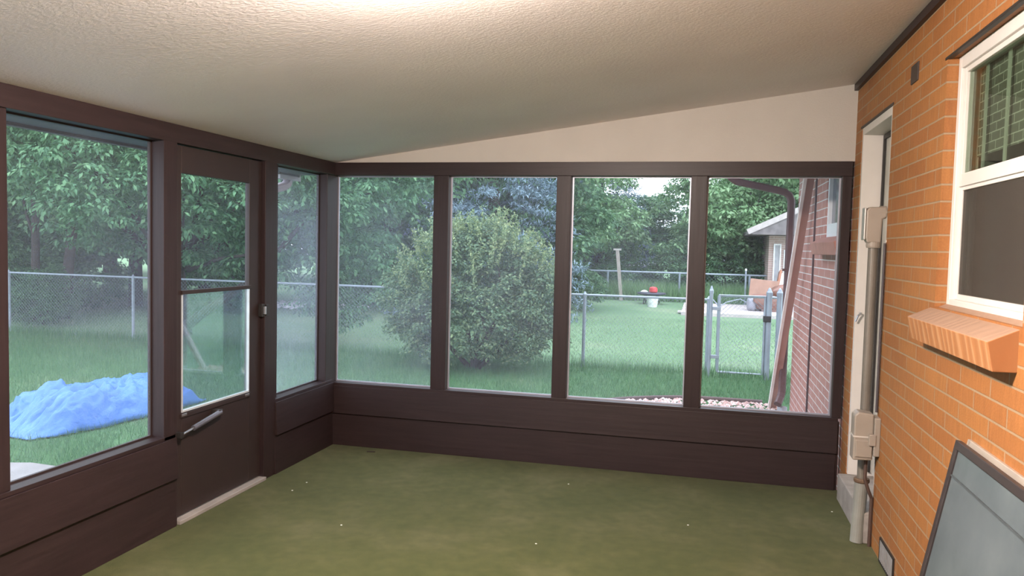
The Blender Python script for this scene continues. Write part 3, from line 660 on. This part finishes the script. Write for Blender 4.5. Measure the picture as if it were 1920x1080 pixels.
# gate
gy = 5.32
g_ = thing('fence_gate', 'open-mesh chain link gate beside the outer brick wall', 'gate', (3.2, gy, GZ))
fr_ = MB().tube([(2.94, gy, -.08), (2.94, gy, .955), (3.52, gy, .955), (3.52, gy, -.08), (2.94, gy, -.08)], .018, 10).build('gate_frame', GALV, g_)
mm = MB(); mesh_panel(mm, 2.94, 3.52, -.07, .95, gy, .06, .0014); mm.build('chain_link_mesh', WIRE, g_)
for xx, zz in ((2.90, .75), (2.90, .1)): MB().box(xx - .05, xx + .06, gy - .025, gy + .02, zz, zz + .045).build('hinge', GALV, g_, bevel=.004)
MB().box(3.50, 3.60, gy - .04, gy + .01, .62, .70).build('gate_latch', BLACKISH, g_, bevel=.004)
gp = thing('gate_posts', 'galvanised end post with rounded cap left of the gate', 'post', (2.83, gy, GZ)); gp.name = 'fence_end_post'
def gpost(x, root, r=.03):
    MB().tube([(x, gy, GZ - .1), (x, gy, 1.0)], r, 12).build('pole', GALV, root)
    MB().lathe([(r + .005, -.03), (r + .006, .01), (r * .8, .03), (r * .55, .055), (.004, .075)], (x, gy, 1.0), 12).build('cap', GALV, root)
gpost(2.83, gp, .024)
for x_, lb in ((3.57, 'thick galvanised latch post right of the gate'), (3.70, 'thick galvanised post nearest the house corner, right of the gate')):
    t_ = thing('gate_post', lb, 'post', (x_, gy, GZ)); gpost(x_, t_, .036)
fence_line('house_side_fence', 'short chain link run behind the gate toward the house', [2.95, 4.9], FY + .6, .90, GZ, cap=False)

# ---- far back fence, pole, fire table etc.
fence_line('rear_fence', 'far chain link fence along the back of the yard', [-1.9, -.3, 2.0, 4.15, 6.3], 20, .80, -.12, cap=False, pitch=.12, r=.002, pr_=.035, rr=.028)
lp_ = thing('leaning_pole', 'tilted weathered wooden pole with small crosspiece before the far fence', 'pole', (.2, 19.6, -.1))
MB().obox((.20, 19.6, -.12), (.03, 19.6, 1.50), .10, .10).build('pole', simple('weathered_wood', (.42, .36, .32), .8), lp_)
MB().box(-.09, .15, 19.54, 19.66, 1.48, 1.54).build('crosspiece', simple('weathered_wood_pale', (.5, .46, .42), .8), lp_)
fx, fy = 1.22, 18.6
ft = thing('garden_table', 'low dark round table on the far lawn', 'table', (fx, fy, -.12))
MB().lathe([(.30, .26), (.42, .29), (.44, .32), (.42, .34), (.02, .34)], (fx, fy, -.12), 20).build('table_top', simple('dark_blue_grey', (.06, .06, .09), .5), ft)
for a in range(4):
    c_, s_ = math.cos(a * 1.57 + .7) * .3, math.sin(a * 1.57 + .7) * .3
    MB().tube([(fx + c_, fy + s_, -.12), (fx + c_ * .8, fy + s_ * .8, .16)], .02, 6).build('leg', BLACKISH, ft)
tag(MB().lathe([(.10, 0), (.13, .03), (.12, .14), (.08, .17), (.02, .18)], (fx + .05, fy, .222), 16).build('red_pot', simple('bright_red', (.65, .06, .06), .4)), 'small red pot on the low dark table', 'pot')
tag(MB().lathe([(.09, 0), (.12, .02), (.06, .06), (.02, .07)], (fx - .22, fy, .222), 12).build('white_dish', simple('white_ceramic', (.85, .85, .85), .4)), 'small white dish on the low dark table', 'dish')
bk = thing('bucket', 'white bucket on the lawn in front of the low dark table', 'bucket', (1.33, 17.4, -.14))
MB().lathe([(.13, 0), (.165, .25), (.175, .25), (.175, .28), (.15, .28), (.12, .02)], (1.33, 17.4, -.14), 18).build('body', simple('white_plastic', (.85, .86, .86), .4), bk)
MB().tube([(1.33 + .17 * math.cos(a), 17.4 - .05, .10 - .12 * math.sin(a)) for a in np.linspace(0, math.pi, 9)], .006, 5).build('handle', CHROME, bk)
struct(MB().box(2.2, 6.5, 15.2, 19.0, -.2, -.07).build('patio', simple('pinkish_concrete', (.55, .47, .45), .85)), 'pale concrete patio beside the far house', 'patio')
for i in range(3):
    tag(MB().box(2.1 + .12 * i, 2.9 + .07 * i, 15.6 + i * .5, 15.9 + i * .5, -.13 + .03 * i, -.08 + .05 * i).build('paving_slab', simple('slab_%d' % i, (.60, .54, .52), .8), bevel=.01),
        ['nearest', 'middle', 'farthest'][i] + ' of three pale slabs at the left edge of the far patio', 'slab', 'loose slabs by the patio')

# far neighbour house
h = thing('house', 'pinkish brick far house with low eave and white trimmed door', 'house', (7, 20, -.1))
HX, HY = 4.66, 19.6
MB().box(HX, HX + 7, HY, HY + 8, -.2, 2.05).build('wall', brick_mat('pale_far_brick', (.50, .35, .31), (.56, .40, .36), (.5, .36, .32), (.6, .52, .48), .008), h)
MB().prism([(4.0, 2.06), (4.0, 2.17), (8.3, 4.2), (12.6, 2.17), (12.6, 2.06)], HY - .9, HY + 8.6, 1).build('roof', simple('grey_shingle', (.19, .165, .165), .8, 0, .25, 6), h)
MB().obox((3.97, HY - .92, 2.13), (8.3, HY - .92, 4.19), .16, .04, (0, 0, 1)).build('fascia', simple('fascia_pale', (.48, .42, .40), .6), h)
f_ = rect_frame(0, 0.05, 0, 1, 0, 1, .1)
def face_frame(x0, x1, z0, z1, y, t, name, mt, par):
    q = MB(); q.box(x0, x0 + t, y - .05, y, z0, z1).box(x1 - t, x1, y - .05, y, z0, z1).box(x0 + t, x1 - t, y - .05, y, z0, z0 + t).box(x0 + t, x1 - t, y - .05, y, z1 - t, z1)
    return q.build(name, mt, par)
WF = simple('white_trim_far', (.85, .85, .86), .5)
a1 = face_frame(4.80, 5.02, .28, 1.80, HY, .04, 'window_frame', WF, h); MB().box(4.84, 4.98, HY - .02, HY - .005, .32, 1.76).build('pane', simple('grey_pane', (.40, .40, .42), .3), a1)
a2 = face_frame(5.10, 6.0, -.05, 1.62, HY, .10, 'door_frame', WF, h); MB().box(5.20, 5.9, HY - .03, HY - .005, .45, 1.52).build('pane', simple('grey_pane_b', (.35, .36, .40), .3), a2)
MB().box(5.20, 5.9, HY - .035, HY - .005, .05, .45).build('door_panel', WF, a2)
# leather armchair and boards by the far house
ac = thing('armchair', 'old brown leather recliner outside the far house', 'armchair', (4.75, 16.9, -.07))
LTH = simple('brown_leather', (.26, .12, .085), .4, 0, .2)
def blob(name, c, rad, mt, par, sq=2.6, rot=0, nz=.0):
    m = MB(); U, V_ = 20, 14
    for j in range(V_ + 1):
        ph = -math.pi / 2 + math.pi * j / V_
        for i in range(U):
            th = 2 * math.pi * i / U
            f = lambda t: math.copysign(abs(t) ** (2 / sq), t)
            x, y, z = f(math.cos(ph)) * f(math.cos(th)), f(math.cos(ph)) * f(math.sin(th)), f(math.sin(ph))
            x2 = x * rad[0]; z2 = z * rad[2]; k = 1 + nz * noise.noise(Vector((x * 2, y * 2, z * 2)))
            m.v.append((c[0] + (x2 * math.cos(rot) - z2 * math.sin(rot)) * k, c[1] + y * rad[1] * k, c[2] + (x2 * math.sin(rot) + z2 * math.cos(rot)) * k))
    for j in range(V_):
        for i in range(U): m.f.append((j * U + i, j * U + (i + 1) % U, (j + 1) * U + (i + 1) % U, (j + 1) * U + i))
    return m.build(name, mt, par, smooth=True)
blob('seat', (4.55, 16.9, .12), (.45, .38, .17), LTH, ac, 3.2, .05, .1); blob('backrest', (4.86, 16.95, .46), (.34, .36, .20), LTH, ac, 2.8, .25, .2)
blob('armrest', (4.45, 16.55, .22), (.38, .10, .14), LTH, ac, 2.8, -.1, .1); blob('armrest', (4.45, 17.28, .22), (.38, .10, .14), LTH, ac, 2.8, -.1, .1)
blob('footrest', (4.05, 16.9, .10), (.13, .34, .19), simple('grey_blue_footrest', (.34, .33, .38), .5), ac, 3)
MB().box(4.3, 4.98, 16.58, 17.2, -.07, .06).build('base', simple('rusty_base', (.25, .12, .09), .7), ac)
t_ = tag(MB().obox((4.42, 18.2, -.07), (4.50, 18.5, .72), .80, .02, (1, 0, 0)).build('plywood_sheet', simple('orange_plywood', (.36, .20, .14), .7)), 'orange-brown board standing behind the leather recliner', 'board')
tag(MB().obox((4.80, 18.9, -.07), (4.98, 19.1, .98), .06, .5, (1, 0, 0)).build('tilted_board', simple('rust_board', (.46, .20, .12), .7)), 'narrow rust-coloured board tilted against the far house', 'board')
tag(MB().obox((5.02, 18.75, -.07), (5.05, 19.0, .92), .22, .02, (1, 0, 0)).build('leaning_white_board', WF), 'white panel leaning on the far house between board and door', 'panel')
t_ = thing('metal_rails', 'bent pale metal tubes lying beside the leather recliner', 'metal tubes', (4.1, 16.4, -.07))
MB().tube([(4.25, 16.3, .35), (4.6, 16.3, .36), (4.95, 16.3, .10)], .014, 6).build('tube', GALV, t_)
MB().tube([(2.95, 16.5, .28), (3.2, 16.5, .0)], .014, 6).build('tube', GALV, t_)
MB().tube([(3.1, 17, -.07), (3.4, 17, .12), (3.75, 17, .22), (4.0, 17, .1)], .014, 6).build('tube', GALV, t_)
pf = thing('tall_post', 'thin white-capped post in front of the far fence near the recliner', 'post', (4.02, 19.7, -.1))
MB().tube([(4.02, 19.7, -.15), (4.02, 19.7, .95)], .03, 8).build('pole', GALV, pf); MB().lathe([(.035, 0), (.03, .05), (.005, .07)], (4.02, 19.7, .95), 8).build('cap', WF, pf)

# pale gravel heap far left
gv = []
for k in range(500):
    x = random.gauss(-7.0, .5); y = random.gauss(12.1, .35); r = random.uniform(.04, .1)
    c = Vector((x, y, GZ + r * .3 + .06)); ring = [c + Vector((math.cos(t) * r, math.sin(t) * r, random.uniform(-.2, .2) * r)) for t in (0.2, 1.4, 2.9, 4.2, 5.3)]
    tp = c + Vector((0, 0, r * .6))
    for i in range(5): gv.append((tuple(ring[i]), tuple(ring[(i + 1) % 5]), tuple(tp)))
tag(link('pale_stones', quads_mesh('pale_stones', np.array(gv), leaf_mat('white_stone', [(.6, .58, .62), (.75, .72, .76), (.9, .88, .9)], .8, 0), 3)), 'patch of whitish stones on the far lawn behind the hazy corner screen', 'stones', kind='stuff')

# ---- foliage generators
def leaves(cent, n_per, spread, L_, Wd, droop=.3, rng=RNG, flat=.5):
    """cent: (m,3) clump centres; returns (n,4,3) leaf quads clustered on short drooping twigs"""
    m_ = len(cent); n = m_ * n_per
    c = np.repeat(cent, n_per, 0)
    d = rng.normal(size=(m_, 3)); d[:, 2] = d[:, 2] * .35 - droop; d /= np.linalg.norm(d, axis=1)[:, None]
    dd = np.repeat(d, n_per, 0); s = rng.uniform(-1, 1, n)[:, None] * spread
    pos = c + dd * s + rng.normal(size=(n, 3)) * spread * .28
    t = dd + rng.normal(size=(n, 3)) * .7; t[:, 2] -= droop * .6; t /= np.linalg.norm(t, axis=1)[:, None]
    nn = rng.normal(size=(n, 3)) * flat + np.array([0, 0, 1.0]); b = np.cross(t, nn); b /= np.linalg.norm(b, axis=1)[:, None] + 1e-9
    l = (L_ * rng.uniform(.7, 1.3, n))[:, None]; w_ = (Wd * rng.uniform(.7, 1.3, n))[:, None]
    up_ = np.cross(b, t) * l * .12
    return np.stack([pos, pos + t * l * .45 + b * w_ * .5 + up_, pos + t * l, pos + t * l * .45 - b * w_ * .5 + up_], 1)
def clumps(cent, n_per, rad, L_, Wd, rng=RNG, droop=.3, flat=.55):
    """leaf sprays on the outside of small flattened clumps, blades facing outward"""
    m_ = len(cent); n = m_ * n_per; c = np.repeat(cent, n_per, 0); R_ = np.repeat(rad * rng.uniform(.6, 1.3, m_), n_per)[:, None]
    d = rng.normal(size=(n, 3)); d[:, 2] = np.where(d[:, 2] < -.4, -d[:, 2], d[:, 2]); d /= np.linalg.norm(d, axis=1)[:, None]
    pos = c + d * R_ * rng.uniform(.55, 1.15, n)[:, None] * np.array([1, 1, flat])
    nn = d * .8 + rng.normal(size=(n, 3)) * .33 + np.array([0, 0, .45])
    t = rng.normal(size=(n, 3)) * .5 + d * np.array([1, 1, .3]); t[:, 2] -= droop
    t -= nn * (np.sum(t * nn, 1) / np.sum(nn * nn, 1))[:, None]; t /= np.linalg.norm(t, axis=1)[:, None] + 1e-9
    b = np.cross(t, nn); b /= np.linalg.norm(b, axis=1)[:, None] + 1e-9
    l = (L_ * rng.uniform(.7, 1.3, n))[:, None]; w_ = (Wd * rng.uniform(.7, 1.3, n))[:, None]
    up_ = np.cross(b, t) * l * .10
    return np.stack([pos, pos + t * l * .45 + b * w_ * .5 + up_, pos + t * l, pos + t * l * .45 - b * w_ * .5 + up_], 1)
def blob_pts(blobs, n, rng=RNG, shell=.55):
    vol = np.array([b[1][0] * b[1][1] * b[1][2] for b in blobs]) ** .67; pick = rng.choice(len(blobs), n, p=vol / vol.sum())
    c = np.array([b[0] for b in blobs])[pick]; r = np.array([b[1] for b in blobs])[pick]
    d = rng.normal(size=(n, 3)); d /= np.linalg.norm(d, axis=1)[:, None]
    return c + d * r * (rng.uniform(shell ** 3, 1, n) ** (1 / 3))[:, None]
def branches(mb, base, tips, r0, mid=.45, jit=.25):
    base = Vector(base)
    for tpt in tips:
        tpt = Vector(tpt); a = base.lerp(tpt, mid) + Vector((random.uniform(-jit, jit), random.uniform(-jit, jit), random.uniform(0, jit)))
        pts = [base, base.lerp(a, .5) + Vector((random.uniform(-.1, .1), random.uniform(-.1, .1), 0)) * jit * 2, a, a.lerp(tpt, .5) + Vector((0, 0, jit * .3)), tpt]
        mb.tube(pts, [r0, r0 * .8, r0 * .6, r0 * .35, r0 * .1], 7)

# big overhanging tree, left
T1 = (-6.05, 6.2)
t1 = thing('shade_tree', 'large leafy tree overhanging the left lawn behind the storm door', 'tree', (T1[0], T1[1], GZ))
mb = MB()
mb.tube([(T1[0], T1[1], GZ - .1), (T1[0] + .02, T1[1], .2), (T1[0] - .1, T1[1], 1.2), (T1[0] - .2, T1[1] + .2, 3.4)], [.24, .18, .15, .12], 10)
mb.tube([(-5.98, 6.05, -.10), (-5.45, 5.9, .24), (-4.77, 5.9, .67), (-4.2, 5.8, 1.05), (-3.3, 5.6, 1.9)], [.10, .085, .065, .05, .03], 8)
mb.tube([(T1[0], T1[1], .45), (T1[0] + .35, T1[1] - .5, 1.0), (T1[0] + .7, T1[1] - .9, 1.5), (T1[0] + 1.0, T1[1] - 1.2, 2.2)], [.09, .07, .05, .02], 8)
mb.tube([(T1[0] + .4, T1[1] - .3, 1.0), (T1[0] + 1.2, T1[1] - .6, 1.22), (T1[0] + 2.2, T1[1] - .8, 1.35)], [.04, .03, .015], 6)
tips = [(T1[0] + a, T1[1] + b, c) for a, b, c in ((-2.5, -1, 2.6), (-1.5, 1.5, 3.6), (1.5, 1.5, 4), (3, -.5, 3.4), (-.5, -2.2, 3), (2, -2, 3.0), (-2.8, .8, 3.6), (3.6, .4, 2.4))]
branches(mb, (T1[0] - .05, T1[1], 1.0), tips, .08); mb.build('trunk', BARK, t1, smooth=True)
bl = [((-6, 6.2, 4.3), (4.2, 3.0, 1.8)), ((-7.4, 4.6, 2.75), (1.4, 1.1, .85)), ((-9.6, 5.2, 3.1), (1.5, 1.3, .9)), ((-5.9, 4.3, 2.3), (1.3, 1.0, .85)), ((-4.4, 5.0, 2.2), (1.2, 1.0, .8)), ((-5.2, 5.9, 1.5), (.9, .8, .55)),
      ((-3.2, 5.6, 2.4), (1.1, .9, .75)), ((-3.3, 6.4, 1.6), (.9, .8, .7)), ((-3.9, 6.4, 1.2), (.7, .6, .6)), ((-2.8, 6.6, 2.5), (1.1, 1.0, .7)), ((-1.9, 7.0, 2.9), (1.0, .9, .6)), ((-6.9, 5.6, 1.8), (1.0, .8, .6))]
bl2 = [((-3.05, 6.3, .95), (.35, .5, .45)), ((-3.4, 6.2, .60), (.4, .5, .35)), ((-2.9, 6.3, .42), (.32, .4, .28)), ((-3.1, 6.1, .22), (.2, .3, .2)), ((-2.5, 6.4, 1.4), (.4, .4, .45)), ((-2.3, 6.4, .75), (.25, .3, .25))]
V = np.concatenate([clumps(blob_pts(bl, 1900, shell=.3), 44, .24, .10, .045, droop=.8), clumps(blob_pts(bl2, 170, shell=.1), 34, .16, .085, .036, droop=1.0)])
link('foliage', quads_mesh('foliage', V, LEAF_A), t1)

# big pale green shrub in the middle
bs = thing('shrub', 'big pale-tipped round shrub in the middle of the yard before the fence', 'shrub', (-.55, 5.2, GZ))
bc = Vector((-.28, 4.75, 0)); bl = [((bc.x, bc.y, .55), (1.12, .85, .72)), ((bc.x - .1, bc.y, 1.05), (.95, .8, .62)), ((bc.x + .6, bc.y, .8), (.62, .6, .55)), ((bc.x - .8, bc.y + .1, .75), (.6, .5, .55)),
      ((bc.x + .1, bc.y, 1.45), (.6, .5, .42)), ((bc.x - .25, bc.y, .15), (.85, .7, .38)), ((bc.x + .95, bc.y, .55), (.38, .4, .4)), ((bc.x + .75, bc.y, 1.2), (.35, .35, .35)), ((bc.x - .95, bc.y, .95), (.35, .35, .3)), ((bc.x - .95, bc.y, .35), (.3, .35, .2))]
P0 = blob_pts(bl, 760, shell=.62); P0 = P0[P0[:, 2] > GZ + .12]
V = clumps(P0, 80, .13, .050, .026, droop=-.1, flat=.8)
sp_ = []
for k in range(260):                                   # upright tufty shoots on the outside
    a = random.uniform(0, 2 * math.pi); q = random.uniform(.2, 1.05); x = bc.x + math.cos(a) * q * 1.1; y = bc.y + math.sin(a) * q * .75
    z = .95 + .85 * math.sqrt(max(0, 1 - min(1, q) ** 2)) * random.uniform(.6, 1.05)
    for s_ in np.linspace(0, 1, 7): sp_.append((x + math.cos(a) * .1 * s_, y + math.sin(a) * .08 * s_, z + .22 * s_))
for cx0, cz0, ex in ((.98, 1.35, .32), (1.05, 1.05, .30), (1.02, .52, .22), (-1.12, .42, .25), (-1.0, 1.1, .25), (.55, 1.55, .2), (-.45, 1.72, .2)):
    for q in range(9):
        a = random.uniform(-.5, .9)
        for s_ in np.linspace(0, 1, 9): sp_.append((bc.x + cx0 - math.copysign(.25, cx0) + math.copysign(ex * s_, cx0) * math.cos(a), bc.y + random.uniform(-.15, .15), cz0 + ex * s_ * math.sin(a) * 1.1))
link('foliage', quads_mesh('foliage', V, LEAF_BUSH), bs)
link('new_shoots', quads_mesh('new_shoots', leaves(np.array(sp_), 5, .03, .042, .020, -.5), LEAF_TIP), bs)
mb = MB(); branches(mb, (bc.x, bc.y, GZ - .05), [(bc.x + a, bc.y + b, c) for a, b, c in ((-.8, 0, .9), (.8, .1, 1), (0, .3, 1.6), (.4, -.4, 1.3), (-.4, -.4, 1.2), (1, .2, .6), (-.9, .2, .5), (.2, -.6, .7))], .04); mb.build('stems', BARK, bs)

# generic trees with shared foliage meshes
def tree_proto(kind, rng):
    if kind == 'spruce':
        cs = []; Hh = 9.0
        for k in range(300):
            z = .3 + (Hh - .5) * (k / 300); R_ = 2.6 * (1 - z / Hh) + .15; a = rng.uniform(0, 2 * math.pi)
            for s_ in np.linspace(.35, 1, 9):
                for lat in (-1, 0, 1): cs.append((math.cos(a + lat * .13 * s_) * R_ * s_, math.sin(a + lat * .13 * s_) * R_ * s_, z - .18 * s_ * s_ * R_ + .1 * s_ ** 4 + rng.normal() * .03))
        return leaves(np.array(cs), 7, .12, .13, .030, .05, rng, .8), Hh
    if kind == 'broad':
        bl = [((0, 0, 4.6), (2.7, 2.5, 2.0))] + [((math.cos(a) * 1.9, math.sin(a) * 1.9, z), (1.25, 1.25, .9)) for a, z in zip(np.linspace(0, 5.6, 8), (2.2, 3.0, 1.8, 2.8, 2.2, 3.2, 2.0, 2.7))] + [((0, 0, 2.8), (1.8, 1.8, 1.2))]
        return clumps(blob_pts(bl, 560, rng, .7), 62, .42, .16, .085, rng), 6
    if kind == 'low':
        bl = [((0, 0, .9), (1.5, 1.1, .95)), ((1.1, .2, .6), (.8, .8, .6)), ((-1.0, -.2, .7), (.9, .8, .7)), ((.3, 0, 1.6), (.9, .8, .6))]
        return clumps(blob_pts(bl, 230, rng, .6), 64, .22, .10, .052, rng), 2
    bl = [((0, 0, 6.5), (4.2, 3.0, 4.2)), ((2.4, -.6, 3.4), (2.0, 1.8, 2.0)), ((-2.5, -.4, 3.2), (2.0, 1.8, 2.0)), ((0, -1.0, 2.6), (2.2, 1.6, 1.8))]
    return clumps(blob_pts(bl, 720, rng, .8), 62, .62, .25, .14, rng), 9
protos = {}
def tree(kind, mt, name, label, x, y, sc=1, rz=0, group=None, zs=None):
    key = (kind, mt.name)
    t_ = thing(name, label, 'shrub' if kind == 'low' else 'tree', (x, y, gz(x, y)), group)
    if key not in protos:
        V, Hh = tree_proto(kind, np.random.default_rng(len(protos) + 5)); me = quads_mesh('foliage', V, mt)
        mb = MB(); r = {'spruce': .16, 'broad': .16, 'low': .03, 'dense': .26}[kind]
        if kind == 'low': branches(mb, (0, 0, 0), [(.8, 0, 1), (-.8, 0, 1), (0, .4, 1.5), (.2, -.5, 1)], .035)
        else:
            mb.tube([(0, 0, -.2), (.04, 0, Hh * .25), (-.04, .03, Hh * .55), (0, 0, Hh * .9)], [r * 1.25, r, r * .75, r * .2], 9)
            if kind != 'spruce': branches(mb, (0, 0, Hh * .22), [(1.8, .2, Hh * .5), (-1.7, .5, Hh * .55), (.3, -1.6, Hh * .5), (.4, 1.7, Hh * .6)], r * .5)
        o2 = mb.build('trunk', BARK, None, smooth=True); protos[key] = (me, o2.data); bpy.data.objects.remove(o2)
    for nm, me in zip(('foliage', 'trunk'), protos[key]):
        o_ = bpy.data.objects.new(nm, me); C.objects.link(o_); o_.parent = t_
    t_.rotation_euler = (0, 0, rz); t_.scale = (sc, sc, zs or sc)
    return t_
G1 = 'woodland trees beyond the left fence'; G2 = 'tall trees closing the far background'
# left woods (dark)
for i, (x, y, s_, rz) in enumerate([(-13.2, 10.2, .9, .4), (-10.6, 10.6, .9, 2.2), (-8.6, 11.8, .95, 4), (-14.8, 12, 1.1, 1), (-5.4, 13.8, 1.0, 5.2), (-11.8, 15, 1.15, 3.1), (-2.6, 15.5, .95, .8)]):
    lab = ['dark woodland tree at far left behind the two slender trunks', 'dark woodland tree behind the leftmost screen, right of the slender trunks', 'dark tree behind the storm door glass beyond the fence', 'tall dark tree at the far left edge of the woods',
           'tree beyond the fence behind the narrow hazy screen', 'tall dark tree deep in the left woods', 'tree beyond the fence behind the first back screen'][i]
    tree('broad', LEAF_B, 'woodland_tree', lab, x, y, s_, rz, G1)
for i, (x, y, s_, rz) in enumerate([(-12.8, 8.4, .95, 0), (-10.9, 8.9, .9, 1.7), (-8.2, 10.2, .75, 3), (-13.6, 9.6, 1.0, 2), (-5.9, 14.0, .9, 4), (-3.4, 14.8, .9, 1), (-1.2, 15.6, .8, 2.5)]):
    lab = ['dark undergrowth bush at far left behind the fence rail', 'dark bush beyond the fence behind the leftmost screen', 'dark bush beyond the fence behind the storm door', 'dark bush at the far left edge of the woods',
           'dark bush beyond the fence behind the narrow hazy screen', 'dark bush beyond the fence behind the first back screen', 'dark bush far behind the big shrub'][i]
    tree('low', LEAF_B, 'undergrowth_bush', lab, x, y, s_, rz, 'undergrowth bushes behind the left fence')
for i, (x, y, s_, rz) in enumerate([(-11.0, 6.9, .72, .5), (-9.3, 6.6, .5, 2.0)]):
    tree('low', LEAF_B, 'undergrowth_bush', ['wide dark bush at the foot of the two slender trunks', 'small dark bush right of the two slender trunks'][i], x, y, s_, rz, 'undergrowth bushes behind the left fence')
# two thin bare-stemmed trees just beyond the left fence
for i, (x, y, lean, r_) in enumerate([(-9.75, 6.9, -.1, .075), (-9.75, 7.6, .35, .10)]):
    t_ = thing('slender_tree', ['slender straight dark trunk just beyond the left fence, left of its pair', 'slender leaning dark trunk just beyond the left fence, right of its pair'][i], 'tree', (x, y, GZ))
    mb = MB(); mb.tube([(x, y, GZ - .05), (x + lean * .2, y, .9), (x + lean * .5 + .04, y, 1.9), (x + lean, y, 3.2), (x + lean, y, 4.4)], [r_ * 1.2, r_, r_ * .85, r_ * .6, r_ * .2], 9)
    branches(mb, (x + lean * .4, y, 1.5), [(x - .9, y, 2.9), (x + .9, y - .2, 2.7), (x + .3, y + .6, 3.4)], r_ * .45); mb.build('trunk', BARK, t_, smooth=True)
    V = clumps(blob_pts([((x + lean, y, 3.9), (1.4, 1.2, 1.0)), ((x - .8, y, 3.1), (.7, .6, .5)), ((x + .9, y, 3.0), (.7, .6, .5))], 170), 50, .3, .13, .06)
    link('foliage', quads_mesh('foliage', V, LEAF_B), t_)
# spruces
for i, (x, y, s_) in enumerate([(-2.4, 13.2, 1.0), (-1.3, 25.5, 1.0), (4.6, 28, 1.0)]):
    tree('spruce', LEAF_SPR, 'blue_spruce', ['blue-grey spruce rising right behind the big shrub', 'blue spruce behind the leaning pole', 'distant blue spruce left of the downspout'][i], x, y, s_, i * 1.3, 'blue spruce trees')
# centre and right trees beyond rear fence
for i, (x, y, s_, rz) in enumerate([(-2.3, 22.8, 1.0, .3), (4.2, 23.4, 1.05, 2.0), (5.6, 24.8, 1.0, 4.4), (7.6, 26.5, 1.1, 1.2)]):
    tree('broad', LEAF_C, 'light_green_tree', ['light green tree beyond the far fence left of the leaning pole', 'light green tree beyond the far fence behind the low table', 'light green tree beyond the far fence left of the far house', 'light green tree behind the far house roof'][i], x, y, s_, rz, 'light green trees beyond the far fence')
for i, (x, y, s_, rz) in enumerate([(-2.6, 21.2, 1, 0), (-.2, 22.2, .8, 1), (1.9, 21.8, .9, 2), (3.6, 21.6, .9, 3), (4.9, 22.5, 1, 1.2)]):
    tree('low', LEAF_B, 'hedge_shrub', ['shrub at the left end of the far fence', 'shrub behind the leaning pole at the far fence', 'shrub behind the low table at the far fence', 'shrub behind the far fence left of the recliner', 'shrub behind the far fence beside the far house'][i], x, y, s_, rz, 'shrubs behind the far fence')
far = [(-30, 20), (-24, 25), (-18, 24), (-13.5, 28), (-8.5, 27), (-5.6, 31), (6.4, 34), (10.5, 33), (15.5, 30), (-20, 12), (-25, 5), (-28, -3)]
fl = ['behind the leftmost screen, far left', 'left of centre behind the leftmost screen', 'behind the storm door', 'behind the hazy corner screen', 'behind the first back screen', 'behind the spruce and big shrub', 'right of the gap of bright sky', 'behind the far house', 'far right behind the far house', 'beside the left woods', 'at the left of the yard', 'beyond the left side of the porch']
for i, (x, y) in enumerate(far):
    tree('dense', LEAF_B if i % 3 else LEAF_A, 'background_tree', 'tall background tree ' + fl[i], x, y, 1, i * .9, G2)
tree('broad', LEAF_A, 'background_tree', 'medium tree closing the view under the bright sky gap', 1.9, 33, 1.15, 1.2, G2, zs=.70)
tree('broad', LEAF_B, 'background_tree', 'dark medium tree left of the bright sky gap', -1.2, 30, 1.2, 3.2, G2, zs=.62)

# tall weeds along the rear fence, grass blades
def blades(n, xr, yr, hmin, hmax, wd, dens=None, rng=RNG):
    x = rng.uniform(*xr, n); u = rng.uniform(0, 1, n); y = yr[0] + (yr[1] - yr[0]) * u ** 1.6 if dens else rng.uniform(*yr, n)
    h = rng.uniform(hmin, hmax, n); a = rng.uniform(0, 2 * np.pi, n); l = rng.normal(size=(n, 2)) * .35 * h[:, None]
    if dens: h = h * np.where((np.abs(y - FY) < .35), 1.9, 1) ; wd = wd * (1 + y * .10)
    z = np.array([gz(a_, b_) for a_, b_ in zip(x, y)]) - .005
    p = np.stack([x, y, z], 1); o = np.stack([np.cos(a), np.sin(a), np.zeros(n)], 1) * (wd * np.ones(n))[:, None] * .5
    tip = p + np.stack([l[:, 0], l[:, 1], h], 1)
    keep = ~((x > 1.5) & (y < 3.64 - .38 * np.maximum(0, 2.9 - x) ** 2)) & ~((x > -2.7) & (x < -.1) & (y < -.75))
    tA = np.array([A.x, A.y]); d2 = np.array([ax.x, ax.y]); rel = p[:, :2] - tA; al = rel @ d2; ac_ = np.abs(rel @ np.array([pr.x, pr.y]))
    keep &= ~((al > -.1) & (al < LN + .1) & (ac_ < .42)); keep &= ~((x > -.2) & (y < .12))
    return np.stack([p - o, p + o, tip], 1)[keep]
V = blades(170000, (-9, 4.4), (-1.6, 5.6), .035, .11, .0055, True)
tag(link('grass', quads_mesh('grass', V, LEAF_G, 3)), 'uneven green grass blades covering the lawn around the tarpaulin and fence', 'grass', kind='stuff')
V = blades(50000, (-14, 5), (5.6, 14), .025, .06, .010)  # blades past the fence carry the same haze in their colour
tag(link('mown_grass', quads_mesh('mown_grass', V, leaf_mat('dry_hazy_grass_blade', [(.13, .23, .11), (.20, .31, .16), (.32, .40, .24)]), 3)), 'short paler grass of the yard beyond the chain link fence', 'grass', kind='stuff')
V = blades(9000, (-2.6, 5.0), (19.7, 20.9), .25, .75, .03)
tag(link('tall_weeds', quads_mesh('tall_weeds', V, LEAF_C, 3)), 'tall green weeds along the far fence', 'weeds', kind='stuff')
